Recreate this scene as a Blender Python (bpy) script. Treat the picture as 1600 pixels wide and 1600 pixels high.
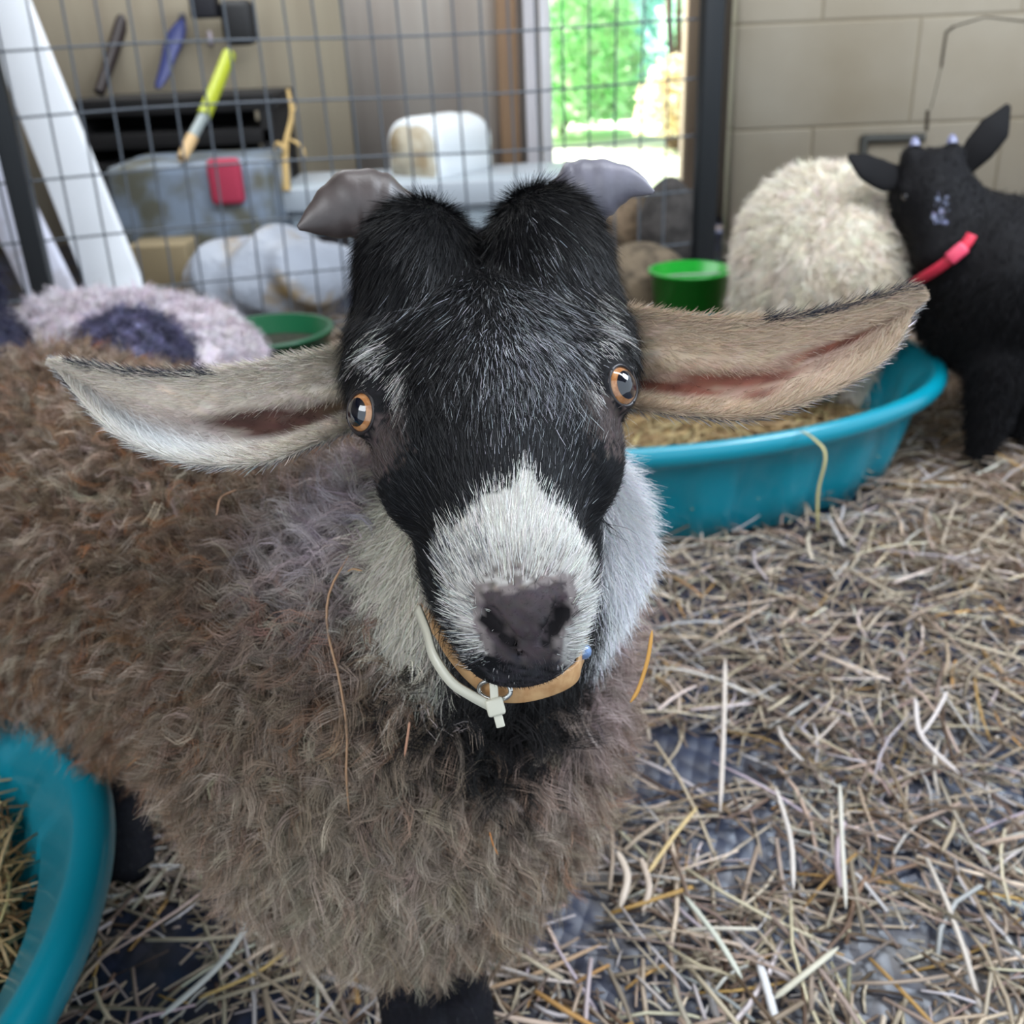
import bpy, math, random
import numpy as np
from mathutils import Matrix, Vector
rng = np.random.default_rng(7); random.seed(7)
S = bpy.context.scene
for o in list(bpy.data.objects): bpy.data.objects.remove(o)
COL = S.collection

# ------------------------------------------------------------------ camera
H = .82; FP = 1600.; PIT = np.radians(25.4); ROL = np.radians(2.5)
Fv = np.array([0, np.cos(PIT), -np.sin(PIT)]); U0 = np.array([0, np.sin(PIT), np.cos(PIT)]); X0 = np.array([1., 0, 0])
Rv = np.cos(ROL)*X0 - np.sin(ROL)*U0; Uv = np.sin(ROL)*X0 + np.cos(ROL)*U0
CAM = np.array([0, 0, H])
cd = bpy.data.cameras.new('camera'); cam = bpy.data.objects.new('camera', cd); COL.objects.link(cam)
cd.sensor_width = 36; cd.sensor_height = 36; cd.lens = 36; cd.clip_start = .02
M = Matrix.Identity(4)
for i in range(3):
    M[i][0] = Rv[i]; M[i][1] = Uv[i]; M[i][2] = -Fv[i]; M[i][3] = CAM[i]
cam.matrix_world = M
cd.dof.use_dof = True; cd.dof.focus_distance = .45; cd.dof.aperture_fstop = 11.5
S.camera = cam

# ------------------------------------------------------------------ light
W = bpy.data.worlds.new('overcast_sky'); S.world = W; W.use_nodes = True
bg = W.node_tree.nodes['Background']; bg.inputs[0].default_value = (.78, .89, 1, 1); bg.inputs[1].default_value = .75
def area(name, loc, target, size, power, color):
    l = bpy.data.lights.new(name, 'AREA'); l.shape = 'RECTANGLE'; l.size = size[0]; l.size_y = size[1]; l.energy = power; l.color = color
    o = bpy.data.objects.new(name, l); COL.objects.link(o); o.location = loc
    o.rotation_euler = (Vector(target)-Vector(loc)).to_track_quat('-Z', 'Y').to_euler(); return o
area('fill_front_left', (-1.6, -.9, 2.3), (-.1, 1.2, .3), (1.6, 1.2), 21, (.95, .97, 1))  # unseen fill lamp, added behind the camera to brighten the foreground
area('fill_right_cool', (1.9, 1.0, 2.2), (.0, .6, .5), (1.0, .9), 38, (.76, .87, 1))  # unseen cool fill, added for bluish highlights on the right
area('fill_far_room', (-1.0, 3.9, 2.5), (-.6, 4.2, .2), (2.2, 1.0), 30, (.92, .96, 1))  # unseen fill, added above the room beyond the fence to brighten it
area('fill_block_wall', (.9, 1.0, 2.55), (1.3, 3.2, .9), (2.2, 1.4), 62, (.93, .96, 1))  # unseen fill, added and tilted to brighten the block wall and pen
sun = bpy.data.lights.new('sun', 'SUN'); sun.energy = 15; sun.angle = .01; sun.color = (1, .95, .85)
so = bpy.data.objects.new('sun', sun); COL.objects.link(so); so.rotation_euler = (math.radians(48), 0, math.radians(-165+40))
S.view_settings.view_transform = 'Standard'; S.view_settings.look = 'None'; S.view_settings.gamma = 1
S.view_settings.use_curve_mapping = False; S.view_settings.exposure = .85

# ------------------------------------------------------------------ helpers
def ray(px, py): return (px-800)/FP*Rv-(py-800)/FP*Uv+Fv
def P(px, py, d): return CAM+d*ray(px, py)                     # a point at a depth of d metres
def G(px, py, z=0.):
    d = ray(px, py); return CAM+d*(z-H)/d[2]                    # a point at a height of z metres
def onplane(px, py, p0, n):
    d = ray(px, py); return CAM+d*(np.dot(np.array(p0)-CAM, n)/np.dot(d, n))
def nrm(v): return v/np.maximum(np.linalg.norm(v, axis=-1, keepdims=True), 1e-9)
def lin(r, g, b): return tuple(((c/255+.055)/1.055)**2.4 if c > 10 else c/255/12.92 for c in (r, g, b))
def A(*a): return np.array(a, float)

def mat(name, col=(.5, .5, .5), rough=.6, attr=False, noise=None, spec=.5, bump=None, coat=0, metal=0, trans=0, sheen=0, sub=0):
    m = bpy.data.materials.new(name); m.use_nodes = True; nt = m.node_tree; b = nt.nodes['Principled BSDF']
    b.inputs['Base Color'].default_value = (*col, 1); b.inputs['Roughness'].default_value = rough
    b.inputs['Specular IOR Level'].default_value = spec; b.inputs['Metallic'].default_value = metal
    b.inputs['Coat Weight'].default_value = coat; b.inputs['Coat Roughness'].default_value = .03
    b.inputs['Sheen Weight'].default_value = sheen
    if trans: b.inputs['Transmission Weight'].default_value = trans
    if attr:
        a = nt.nodes.new('ShaderNodeAttribute'); a.attribute_name = 'Col'; nt.links.new(a.outputs['Color'], b.inputs['Base Color'])
    if noise:   # (scale, color2, low, high [, stretch])
        tc = nt.nodes.new('ShaderNodeTexCoord'); mp = nt.nodes.new('ShaderNodeMapping'); nz = nt.nodes.new('ShaderNodeTexNoise')
        nz.inputs['Scale'].default_value = noise[0]; nz.inputs['Detail'].default_value = 6
        if len(noise) > 4: mp.inputs['Scale'].default_value = noise[4]
        cr = nt.nodes.new('ShaderNodeValToRGB'); cr.color_ramp.elements[0].position = noise[2]; cr.color_ramp.elements[1].position = noise[3]
        cr.color_ramp.elements[0].color = (*col, 1); cr.color_ramp.elements[1].color = (*noise[1], 1)
        nt.links.new(tc.outputs['Object'], mp.inputs[0]); nt.links.new(mp.outputs[0], nz.inputs[0])
        nt.links.new(nz.outputs[0], cr.inputs[0]); nt.links.new(cr.outputs[0], b.inputs['Base Color'])
    if bump:    # (scale, strength, distance)
        tc = nt.nodes.new('ShaderNodeTexCoord'); nz = nt.nodes.new('ShaderNodeTexNoise'); nz.inputs['Scale'].default_value = bump[0]; nz.inputs['Detail'].default_value = 5
        bp = nt.nodes.new('ShaderNodeBump'); bp.inputs['Strength'].default_value = bump[1]; bp.inputs['Distance'].default_value = bump[2]
        nt.links.new(tc.outputs['Object'], nz.inputs[0]); nt.links.new(nz.outputs[0], bp.inputs['Height']); nt.links.new(bp.outputs[0], b.inputs['Normal'])
    return m

def mesh_np(name, V, Q, m, parent=None, cols=None, smooth=True, origin=None):
    V = np.asarray(V, np.float32); Q = np.asarray(Q, np.int32); k = Q.shape[1]
    if origin is not None: V = V-np.asarray(origin, np.float32)
    me = bpy.data.meshes.new(name); me.vertices.add(len(V)); me.vertices.foreach_set('co', V.ravel())
    me.loops.add(Q.size); me.loops.foreach_set('vertex_index', Q.ravel())
    me.polygons.add(len(Q)); me.polygons.foreach_set('loop_start', np.arange(0, Q.size, k, dtype=np.int32))
    if smooth: me.polygons.foreach_set('use_smooth', np.ones(len(Q), bool))
    me.update(calc_edges=True)
    if cols is not None:
        a = me.color_attributes.new('Col', 'FLOAT_COLOR', 'POINT')
        c = np.ones((len(V), 4), np.float32); c[:, :3] = cols; a.data.foreach_set('color', c.ravel())
    me.materials.append(m)
    o = bpy.data.objects.new(name, me); COL.objects.link(o)
    if origin is not None: o.location = tuple(origin)
    if parent is not None: setpar(o, parent)
    return o
def setpar(o, par):
    o.parent = par; o.matrix_parent_inverse = Matrix.Translation(-Vector(par.location)) if par.type == 'EMPTY' or par.location.length > 0 else Matrix.Identity(4)
def tag(o, label=None, cat=None, group=None, kind=None):
    if label: o['label'] = label
    if cat: o['category'] = cat
    if group: o['group'] = group
    if kind: o['kind'] = kind
    return o
def thing(name, loc, label, cat, group=None):
    o = bpy.data.objects.new(name, None); COL.objects.link(o); o.location = tuple(loc); o.empty_display_size = .05
    return tag(o, label, cat, group)

class MB:
    def __init__(s): s.V = []; s.Q = []; s.n = 0; s.C = []
    def add(s, V, Q, c=None):
        V = np.asarray(V, float); Q = np.asarray(Q, int)
        if Q.shape[1] == 3: Q = np.hstack([Q, Q[:, 2:]])
        s.V.append(V); s.Q.append(Q+s.n); s.n += len(V); s.C.append(np.broadcast_to(np.array(c if c is not None else (1, 1, 1), float), (len(V), 3)))
    def box(s, c, size, R=None, c_=None, bev=0):
        sx, sy, sz = np.array(size)/2
        V = np.array([[x*sx, y*sy, z*sz] for x in (-1, 1) for y in (-1, 1) for z in (-1, 1)])
        if R is not None: V = V@np.asarray(R).T
        s.add(V+np.array(c), [[0, 1, 3, 2], [4, 6, 7, 5], [0, 4, 5, 1], [2, 3, 7, 6], [0, 2, 6, 4], [1, 5, 7, 3]], c_)
    def tube(s, pts, rad, n=8, c=None, flat=1., cap=True, e0=None):
        pts = np.asarray(pts, float); k = len(pts); rad = np.broadcast_to(np.asarray(rad, float), (k,))
        T = nrm(np.gradient(pts, axis=0)); up = A(0, 0, 1) if abs(T[0][2]) < .9 else A(1, 0, 0)
        V = []
        e1 = nrm(np.cross(T[0], up)) if e0 is None else nrm(np.cross(T[0], e0))
        for i in range(k):
            e1 = nrm(e1-T[i]*np.dot(e1, T[i])); e2 = np.cross(T[i], e1)
            a = np.arange(n)/n*2*np.pi
            V.append(pts[i]+rad[i]*(np.cos(a)[:, None]*e1+flat*np.sin(a)[:, None]*e2))
        V = np.vstack(V); Q = []
        for i in range(k-1):
            for j in range(n): Q.append([i*n+j, i*n+(j+1) % n, (i+1)*n+(j+1) % n, (i+1)*n+j])
        if cap:
            V = np.vstack([V, pts[:1], pts[-1:]])
            for j in range(n):
                Q.append([k*n, (j+1) % n, j, j]); Q.append([k*n+1, (k-1)*n+j, (k-1)*n+(j+1) % n, (k-1)*n+(j+1) % n])
        s.add(V, Q, c)
    def lathe(s, prof, c=(0, 0, 0), n=48, R=None, mod=None, cc=None, close=False):
        prof = np.asarray(prof, float); k = len(prof); V = []
        a = np.arange(n)/n*2*np.pi
        for i, (r, z) in enumerate(prof):
            rr = r+(mod(i, a) if mod else 0)
            V.append(np.stack([rr*np.cos(a), rr*np.sin(a), np.full(n, z)], 1))
        V = np.vstack(V)
        if R is not None: V = V@np.asarray(R).T
        Q = [[i*n+j, i*n+(j+1) % n, (i+1)*n+(j+1) % n, (i+1)*n+j] for i in range(k-1) for j in range(n)]
        s.add(V+np.array(c), Q, cc)
    def build(s, name, m, parent=None, cols=False, smooth=True, origin=None):
        o = mesh_np(name, np.vstack(s.V), _dq(np.vstack(s.Q)), m, parent, np.vstack(s.C) if cols else None, smooth, origin)
        o.data.validate(); return o
def _dq(Q): return Q
def bevel(o, w=.005, seg=2):
    b = o.modifiers.new('bevel', 'BEVEL'); b.width = w; b.segments = seg; b.limit_method = 'ANGLE'; return o
def smooth_path(pts, n=24):
    pts = np.asarray(pts, float); k = len(pts); t = np.linspace(0, k-1, n); out = []
    ext = np.vstack([2*pts[0]-pts[1], pts, 2*pts[-1]-pts[-2]])
    for x in t:
        i = min(int(x), k-2); f = x-i; p0, p1, p2, p3 = ext[i:i+4]
        out.append(.5*(2*p1+(p2-p0)*f+(2*p0-5*p1+4*p2-p3)*f*f+(-p0+3*p1-3*p2+p3)*f**3))
    return np.array(out)
def Rz(a): return np.array([[math.cos(a), -math.sin(a), 0], [math.sin(a), math.cos(a), 0], [0, 0, 1.]])
def Rx(a): return np.array([[1, 0, 0], [0, math.cos(a), -math.sin(a)], [0, math.sin(a), math.cos(a)]])
def frame(z, up=(0, 0, 1)):
    z = nrm(A(*z)); x = np.cross(A(*up), z); x = nrm(x) if np.linalg.norm(x) > 1e-4 else A(1, 0, 0); return np.stack([x, np.cross(z, x), z], 1)

# ---- implicit bodies: smooth unions polygonised by surface nets, so an animal is one continuous mesh
def ell(p, c, r, R=None):
    q = p-np.asarray(c)
    if R is not None: q = q@R
    r = np.asarray(r, float); k0 = np.linalg.norm(q/r, axis=1); k1 = np.linalg.norm(q/r**2, axis=1)
    return k0*(k0-1)/np.maximum(k1, 1e-6)
def cone(p, a, b, ra, rb):
    a = np.asarray(a, float); b = np.asarray(b, float); d = b-a; t = np.clip((p-a)@d/np.dot(d, d), 0, 1)
    return np.linalg.norm(p-a-t[:, None]*d, axis=1)-(ra+(rb-ra)*t)
def smin(a, b, k): h = np.maximum(k-np.abs(a-b), 0)/k; return np.minimum(a, b)-h*h*k/4
def smax(a, b, k): return -smin(-a, -b, k)
def surfnet(sdf, lo, hi, h, coarse=6):
    lo = np.array(lo, float); n = (np.ceil((np.array(hi)-lo)/(h*coarse)).astype(int)+1)
    H_ = h*coarse
    gx = [lo[i]+(np.arange(n[i])+.5)*H_ - .5*h for i in range(3)]
    c = np.stack(np.meshgrid(*gx, indexing='ij'), -1).reshape(-1, 3); cv = sdf(c).reshape(n)
    near = np.abs(cv) < H_*1.5
    vals = np.repeat(np.repeat(np.repeat(cv, coarse, 0), coarse, 1), coarse, 2).astype(np.float32)
    msk = np.repeat(np.repeat(np.repeat(near, coarse, 0), coarse, 1), coarse, 2)
    ii = np.argwhere(msk); out = np.empty(len(ii), np.float32)
    for s in range(0, len(ii), 400000): out[s:s+400000] = sdf(lo+ii[s:s+400000]*h)
    vals[msk] = out
    ins = vals < 0; N = np.array(vals.shape)-1
    cnt = np.zeros(N, np.int8)
    for a in (0, 1):
        for b in (0, 1):
            for d in (0, 1): cnt += ins[a:a+N[0], b:b+N[1], d:d+N[2]]
    act = np.argwhere((cnt > 0) & (cnt < 8)); idx = -np.ones(N, np.int32); idx[tuple(act.T)] = np.arange(len(act))
    acc = np.zeros((len(act), 3)); num = np.zeros(len(act))
    cor = [(a, b, d) for a in (0, 1) for b in (0, 1) for d in (0, 1)]
    for c0 in cor:
        for ax in range(3):
            if c0[ax]: continue
            c1 = list(c0); c1[ax] = 1
            v0 = vals[tuple((act+c0).T)]; v1 = vals[tuple((act+c1).T)]; m = (v0 < 0) != (v1 < 0)
            t = np.where(m, v0/np.where(m, v0-v1, 1), 0); q = np.tile(np.array(c0, float), (len(act), 1)); q[:, ax] = t
            acc[m] += q[m]; num[m] += 1
    V = lo+(act+acc/num[:, None])*h; Qs = []
    for ax in range(3):
        b, c_ = [(1, 2), (2, 0), (0, 1)][ax]
        s0 = [slice(None)]*3; s1 = [slice(None)]*3; s0[ax] = slice(0, -1); s1[ax] = slice(1, None)
        e = ins[tuple(s0)] != ins[tuple(s1)]; w = np.argwhere(e)
        w = w[(w[:, b] > 0) & (w[:, c_] > 0) & (w[:, b] < N[b]) & (w[:, c_] < N[c_])]
        def I(db, dc):
            q = w.copy(); q[:, b] -= db; q[:, c_] -= dc; return idx[tuple(q.T)]
        q = np.stack([I(1, 1), I(0, 1), I(0, 0), I(1, 0)], 1); flip = ~ins[tuple(w.T)]
        q[flip] = q[flip][:, ::-1]; Qs.append(q)
    Q = np.vstack(Qs); Q = Q[(Q >= 0).all(1)]
    g = grad(sdf, V); V = V-nrm(g)*sdf(V)[:, None]*.9
    return V, Q
def grad(sdf, V, e=.0015):
    g = np.empty_like(V)
    for i in range(3):
        d = np.zeros(3); d[i] = e; g[:, i] = sdf(V+d)-sdf(V-d)
    return g/(2*e)
def sample(V, Q, n, wf=None):
    T = np.vstack([Q[:, [0, 1, 2]], Q[:, [0, 2, 3]]]); a, b, c = V[T[:, 0]], V[T[:, 1]], V[T[:, 2]]
    w = np.linalg.norm(np.cross(b-a, c-a), axis=1)
    if wf is not None: w = w*wf((a+b+c)/3)
    k = rng.choice(len(T), n, p=w/w.sum()); u, v = rng.random(n), rng.random(n); f = u+v > 1; u[f] = 1-u[f]; v[f] = 1-v[f]
    return a[k]+u[:, None]*(b[k]-a[k])+v[:, None]*(c[k]-a[k])
def strands(root, N, D, L, col, width, seg=3, curl=0., turns=1., droop=0., lift=.35, phase=None, tipc=None, jit=.12, face=.7, sink=.001):
    """hair as thin tapering ribbons; D = lie of the coat, lift = how far it stands off the skin"""
    n = len(root); L = np.broadcast_to(L, (n,)); lift = np.broadcast_to(lift, (n,))
    D = D-N*np.sum(D*N, 1, keepdims=True); d = nrm(nrm(D)*(1-lift[:, None])+N*lift[:, None]+rng.normal(0, jit, (n, 3)))
    e1 = nrm(np.cross(d, N+.01)); e2 = np.cross(d, e1)
    ph = rng.random(n)*6.28 if phase is None else phase; cu = np.broadcast_to(curl, (n,)); tu = np.broadcast_to(turns, (n,))
    side0 = nrm(np.cross(d, N+face*rng.normal(0, 1, (n, 3))))
    w = np.broadcast_to(width, (n,)); Vs = []
    for j in range(seg+1):
        t = j/seg; a = ph+tu*6.283*t; f = min(1, 2.2*t)
        p = root-N*sink+d*(L*t)[:, None]+((np.cos(a)-np.cos(ph))*cu*f)[:, None]*e1+((np.sin(a)-np.sin(ph))*cu*f)[:, None]*e2
        p = p - D*0 + np.outer(droop*L*t*t, A(0, 0, -1))
        ww = w*(1-.8*t**1.5)*.5; Vs.append(p-side0*ww[:, None]); Vs.append(p+side0*ww[:, None])
    V = np.stack(Vs, 1).reshape(-1, 3); base = np.arange(n)[:, None]*(2*(seg+1)); Qs = []
    for j in range(seg): Qs.append(base+np.array([2*j, 2*j+1, 2*j+3, 2*j+2]))
    C = np.repeat(col, 2*(seg+1), 0)
    if tipc is not None:
        tt = np.tile(np.repeat(np.linspace(0, 1, seg+1), 2), n)[:, None]; C = C*(1-tt)+np.repeat(tipc, 2*(seg+1), 0)*tt
    return V, np.vstack(Qs), C
def join(parts):
    n = 0; Vs, Qs, Cs = [], [], []
    for V, Q, C in parts: Vs.append(V); Qs.append(Q+n); Cs.append(C); n += len(V)
    return np.vstack(Vs), np.vstack(Qs), np.vstack(Cs)
def vary(c, n, s=.15):
    c = np.broadcast_to(np.asarray(c, float), (n, 3)); return np.clip(c*np.exp(rng.normal(0, s, (n, 1)))*(1+rng.normal(0, .04, (n, 3))), 0, 1)
def inpoly(x, y, poly):
    poly = np.asarray(poly); r = np.zeros(len(x), bool); j = len(poly)-1
    for i in range(len(poly)):
        xi, yi = poly[i]; xj, yj = poly[j]
        c = ((yi > y) != (yj > y)) & (x < (xj-xi)*(y-yi)/(yj-yi+1e-12)+xi); r ^= c; j = i
    return r

MH = mat('hair', attr=True, rough=.5, spec=.35)
MW = mat('wool_fibre', attr=True, rough=.75, spec=.15, sheen=.05)
MSK = mat('animal_skin', attr=True, rough=.75, spec=.2)

# ================================================================== setting
def structure(o): return tag(o, kind='structure')
# floor: dark bluish rubber mat with a raised tread, packed brown bedding away from the bare patches
def floor_mat():
    m = mat('rubber_mat_floor', lin(40, 50, 78), .38); nt = m.node_tree; b = nt.nodes['Principled BSDF']; N = nt.nodes.new; L = nt.links.new
    tc = N('ShaderNodeTexCoord'); bk = N('ShaderNodeTexVoronoi'); bk.inputs['Scale'].default_value = 55; bk.inputs['Randomness'].default_value = .35
    mp = N('ShaderNodeMapping'); mp.inputs['Scale'].default_value = (1, .55, 1); mp.inputs['Rotation'].default_value = (0, 0, .5)
    L(tc.outputs['Object'], mp.inputs[0]); L(mp.outputs[0], bk.inputs['Vector'])
    bp = N('ShaderNodeBump'); bp.inputs['Strength'].default_value = .9; bp.inputs['Distance'].default_value = .004; bp.invert = True
    L(bk.outputs['Distance'], bp.inputs['Height']); L(bp.outputs[0], b.inputs['Normal'])
    nz = N('ShaderNodeTexNoise'); nz.inputs['Scale'].default_value = 7; nz.inputs['Detail'].default_value = 8; L(tc.outputs['Object'], nz.inputs[0])
    cr = N('ShaderNodeValToRGB'); cr.color_ramp.elements[0].position = .42; cr.color_ramp.elements[1].position = .62
    cr.color_ramp.elements[0].color = (*lin(40, 48, 70), 1); cr.color_ramp.elements[1].color = (*lin(58, 52, 50), 1)
    L(nz.outputs[0], cr.inputs[0]); L(cr.outputs[0], b.inputs['Base Color']); return m
f = MB(); f.box((0, 1.9, -.03), (7, 6.4, .06)); structure(f.build('floor', floor_mat(), smooth=False))
c = MB(); c.box((0, 2.2, 2.72), (7, 6.0, .06)); structure(c.build('roof_sun_block', mat('sun_block_surface', lin(120, 112, 100), .9, noise=(3, lin(90, 84, 76), .4, .6)), smooth=False))  # unseen roof slab, added so the sun reaches only the outdoors
# fence plane runs from the left, slightly receding to the right, and meets the block wall
FA = A(-2.2, 2.62, 0); FB = A(.66, 3.19, 0); FD = nrm(FB-FA); FN = np.cross(FD, A(0, 0, 1))
# block wall to the right of the fence
def block_mat():
    m = mat('painted_block', lin(150, 142, 126), .8); nt = m.node_tree; b = nt.nodes['Principled BSDF']; N = nt.nodes.new; L = nt.links.new
    tc = N('ShaderNodeTexCoord'); mp = N('ShaderNodeMapping'); mp.inputs['Location'].default_value = (.20, .075, 0)
    sp = N('ShaderNodeSeparateXYZ'); cb = N('ShaderNodeCombineXYZ'); L(tc.outputs['Object'], sp.inputs[0]); L(sp.outputs[0], cb.inputs[0]); L(sp.outputs[2], cb.inputs[1])
    L(cb.outputs[0], mp.inputs[0]); br = N('ShaderNodeTexBrick'); L(mp.outputs[0], br.inputs[0])
    br.inputs['Scale'].default_value = 1; br.inputs['Brick Width'].default_value = .58; br.inputs['Row Height'].default_value = .29; br.inputs['Mortar Size'].default_value = .006
    br.inputs['Mortar Smooth'].default_value = .6
    br.inputs['Color1'].default_value = (*lin(196, 188, 172), 1); br.inputs['Color2'].default_value = (*lin(188, 180, 164), 1); br.inputs['Mortar'].default_value = (*lin(172, 162, 143), 1)
    nz = N('ShaderNodeTexNoise'); nz.inputs['Scale'].default_value = 2.2; nz.inputs['Detail'].default_value = 9; L(mp.outputs[0], nz.inputs[0])
    cr = N('ShaderNodeValToRGB'); cr.color_ramp.elements[0].position = .35; cr.color_ramp.elements[1].position = .7
    cr.color_ramp.elements[0].color = (.80, .76, .70, 1); cr.color_ramp.elements[1].color = (1, 1, 1, 1); L(nz.outputs[0], cr.inputs[0])
    mx = N('ShaderNodeMix'); mx.data_type = 'RGBA'; mx.blend_type = 'MULTIPLY'; mx.inputs[0].default_value = 1
    L(br.outputs['Color'], mx.inputs[6]); L(cr.outputs[0], mx.inputs[7]); L(mx.outputs[2], b.inputs['Base Color'])
    bp = N('ShaderNodeBump'); bp.inputs['Strength'].default_value = .5; bp.inputs['Distance'].default_value = .004; bp.invert = True
    L(br.outputs['Fac'], bp.inputs['Height']); L(bp.outputs[0], b.inputs['Normal']); return m
w = MB(); w.box((2.1, 3.34, 1.35), (2.75, .12, 2.72)); structure(w.build('wall_right', block_mat(), smooth=False))
WRN = A(0, -1, 0); WRP = A(0, 3.28, 0)
# crack and stained joint in the block wall
ck = MB(); dk = (.035, .03, .022)
for pts, r in (([(1490, 41), (1478, 50), (1474, 75), (1470, 105)], .009), ([(1470, 105), (1462, 140), (1454, 170)], .003), ([(1449, 172), (1448, 185), (1447, 203)], .013)):
    ck.tube([onplane(x, y, WRP, WRN) for x, y in pts], r, 6, flat=.4)
ck.tube([onplane(x, y, WRP, WRN) for x, y in ((1488, 42), (1540, 26), (1598, 33), (1700, 20))], .005, 6, flat=.4)
o = ck.build('trim_1', mat('wall_crack', lin(62, 54, 42), .9)); structure(o)
# far wall, pale boards, with an open doorway
def boards(c1, c2, seam=.16):
    m = mat('vertical_boards', c1, .8); nt = m.node_tree; b = nt.nodes['Principled BSDF']; N = nt.nodes.new; L = nt.links.new
    tc = N('ShaderNodeTexCoord'); mp = N('ShaderNodeMapping'); mp.inputs['Scale'].default_value = (9, 9, .7); nz = N('ShaderNodeTexNoise'); nz.inputs['Detail'].default_value = 6
    L(tc.outputs['Object'], mp.inputs[0]); L(mp.outputs[0], nz.inputs[0]); nz.inputs['Scale'].default_value = 1.0
    cr = N('ShaderNodeValToRGB'); cr.color_ramp.elements[0].position = .35; cr.color_ramp.elements[1].position = .65
    cr.color_ramp.elements[0].color = (*c1, 1); cr.color_ramp.elements[1].color = (*c2, 1)
    L(nz.outputs[0], cr.inputs[0]); L(cr.outputs[0], b.inputs['Base Color']); return m
FY = 4.75; far = A(0, FY, 0)
xl = onplane(856, 200, far, A(0, -1, 0))[0]; xr = onplane(1068, 200, far, A(0, -1, 0))[0]
w = MB(); w.box(((-3.5-.62)/2, FY+.05, 1.35), (2.9, .1, 2.7)); 
structure(w.build('wall_far_left', boards(lin(196, 184, 160), lin(178, 164, 142)), smooth=False))
w = MB(); w.box(((-.62+xl)/2, FY+.05, 1.35), (xl+.62, .1, 2.7)); x = -.6
structure(w.build('wall_far_middle', boards(lin(206, 198, 188), lin(184, 172, 162)), smooth=False))
w = MB(); w.box(((xr+3.5)/2, FY+.05, 1.35), (3.5-xr, .1, 2.7)); structure(w.build('wall_far_right', boards(lin(150, 140, 128), lin(128, 118, 106)), smooth=False))
w = MB(); w.box(((xl+xr)/2, FY+.05, 2.4), (xr-xl+.02, .1, .6)); structure(w.build('wall_far_top', boards(lin(150, 140, 128), lin(128, 118, 106)), smooth=False))
for k, (a, b, cc) in enumerate(((782, 812, lin(150, 120, 92)), (822, 842, lin(225, 222, 228)), (846, 862, lin(245, 245, 250)))):
    x0 = onplane(a, 200, far, A(0, -1, 0))[0]; x1 = onplane(b, 200, far, A(0, -1, 0))[0]
    w = MB(); w.box(((x0+x1)/2, FY-.03-.02*k, 1.3), (x1-x0, .10, 2.6)); structure(bevel(w.build('trim_%d' % (k+2), mat('trim_paint', cc, .6, noise=(8, tuple(v*.85 for v in cc), .4, .7, (3, 3, .3))), smooth=False)))
w = MB(); w.box((xr+.04, FY-.05, 1.3), (.10, .1, 2.6)); structure(w.build('trim_5', mat('jamb', lin(150, 132, 112), .7), smooth=False))
w = MB(); w.box((-3.5, 1.9, 1.35), (.1, 6.4, 2.7)); structure(w.build('wall_left', boards(lin(130, 118, 102), lin(110, 100, 88)), smooth=False))
# outdoors through the doorway
g = MB(); g.box((1, 11, -.06), (16, 12, .06)); structure(g.build('ground_outside', mat('grass', lin(206, 228, 196), .9, noise=(6, lin(236, 238, 220), .45, .62)), smooth=False))
def bush(loc, R, n, col, label, name='leafy_shrub', leaf=.07):
    v = nrm(rng.normal(0, 1, (n, 3)))*np.cbrt(rng.random((n, 1)))*np.array(R); v[:, 2] = np.abs(v[:, 2])*1.0 if True else v[:, 2]
    c = v+np.array(loc); e1 = nrm(rng.normal(0, 1, (n, 3))); e2 = nrm(np.cross(e1, rng.normal(0, 1, (n, 3)))); s = leaf*rng.uniform(.5, 1.2, (n, 1))
    V = np.stack([c-e1*s, c-e2*s*.45, c+e1*s, c+e2*s*.45], 1).reshape(-1, 3)
    t = thing(name, (loc[0], loc[1], 0), label, 'shrub')
    C = np.repeat(vary(col, n, .3), 4, 0)
    mesh_np('foliage', V, np.arange(4*n).reshape(-1, 4), MLEAF, t, C, smooth=False)
    k = MB()
    for a in range(5):
        k.tube(smooth_path([A(loc[0], loc[1], 0), A(loc[0]+rng.normal(0, .1), loc[1], loc[2]*.5+.2), A(loc[0]+rng.normal(0, R[0]*.4), loc[1]+rng.normal(0, .3), loc[2]+R[2]*.6)], 8), np.linspace(.04, .01, 8), 6)
    k.build('branches', mat('bark', lin(110, 92, 78), .9), t)
MLEAF = mat('leaves', attr=True, rough=.5); 
_b = MLEAF.node_tree; _t = _b.nodes.new('ShaderNodeBsdfTranslucent'); _m = _b.nodes.new('ShaderNodeMixShader'); _m.inputs[0].default_value = .5
_p = _b.nodes['Principled BSDF']; _b.links.new(_b.nodes['Attribute'].outputs['Color'], _t.inputs[0]); _b.links.new(_p.outputs[0], _m.inputs[1]); _b.links.new(_t.outputs[0], _m.inputs[2]); _b.links.new(_m.outputs[0], _b.nodes['Material Output'].inputs[0])
bush((.55, 9.0, .1), (.7, .8, 1.5), 4200, lin(190, 234, 184), 'bright green leafy shrub left of centre outside the doorway')
bush((2.1, 9.6, .2), (.75, .8, 1.7), 4000, lin(186, 228, 206), 'tall bluish green shrub at the right side of the doorway view', 'tall_shrub')
bush((1.15, 11.4, .2), (1.6, .6, 2.0), 3500, lin(190, 226, 222), 'wide green hedge far behind the shrubs outdoors', 'hedge', .1)
bush((1.25, 7.6, .1), (.28, .3, .5), 1200, lin(246, 232, 200), 'small yellow leaved bush low in the doorway view', 'yellow_bush', .05)
bush((1.42, 8.4, 1.2), (.13, .13, .3), 500, lin(255, 215, 165), 'orange leaved sapling at the top of the doorway view', 'orange_sapling', .06)

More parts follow.
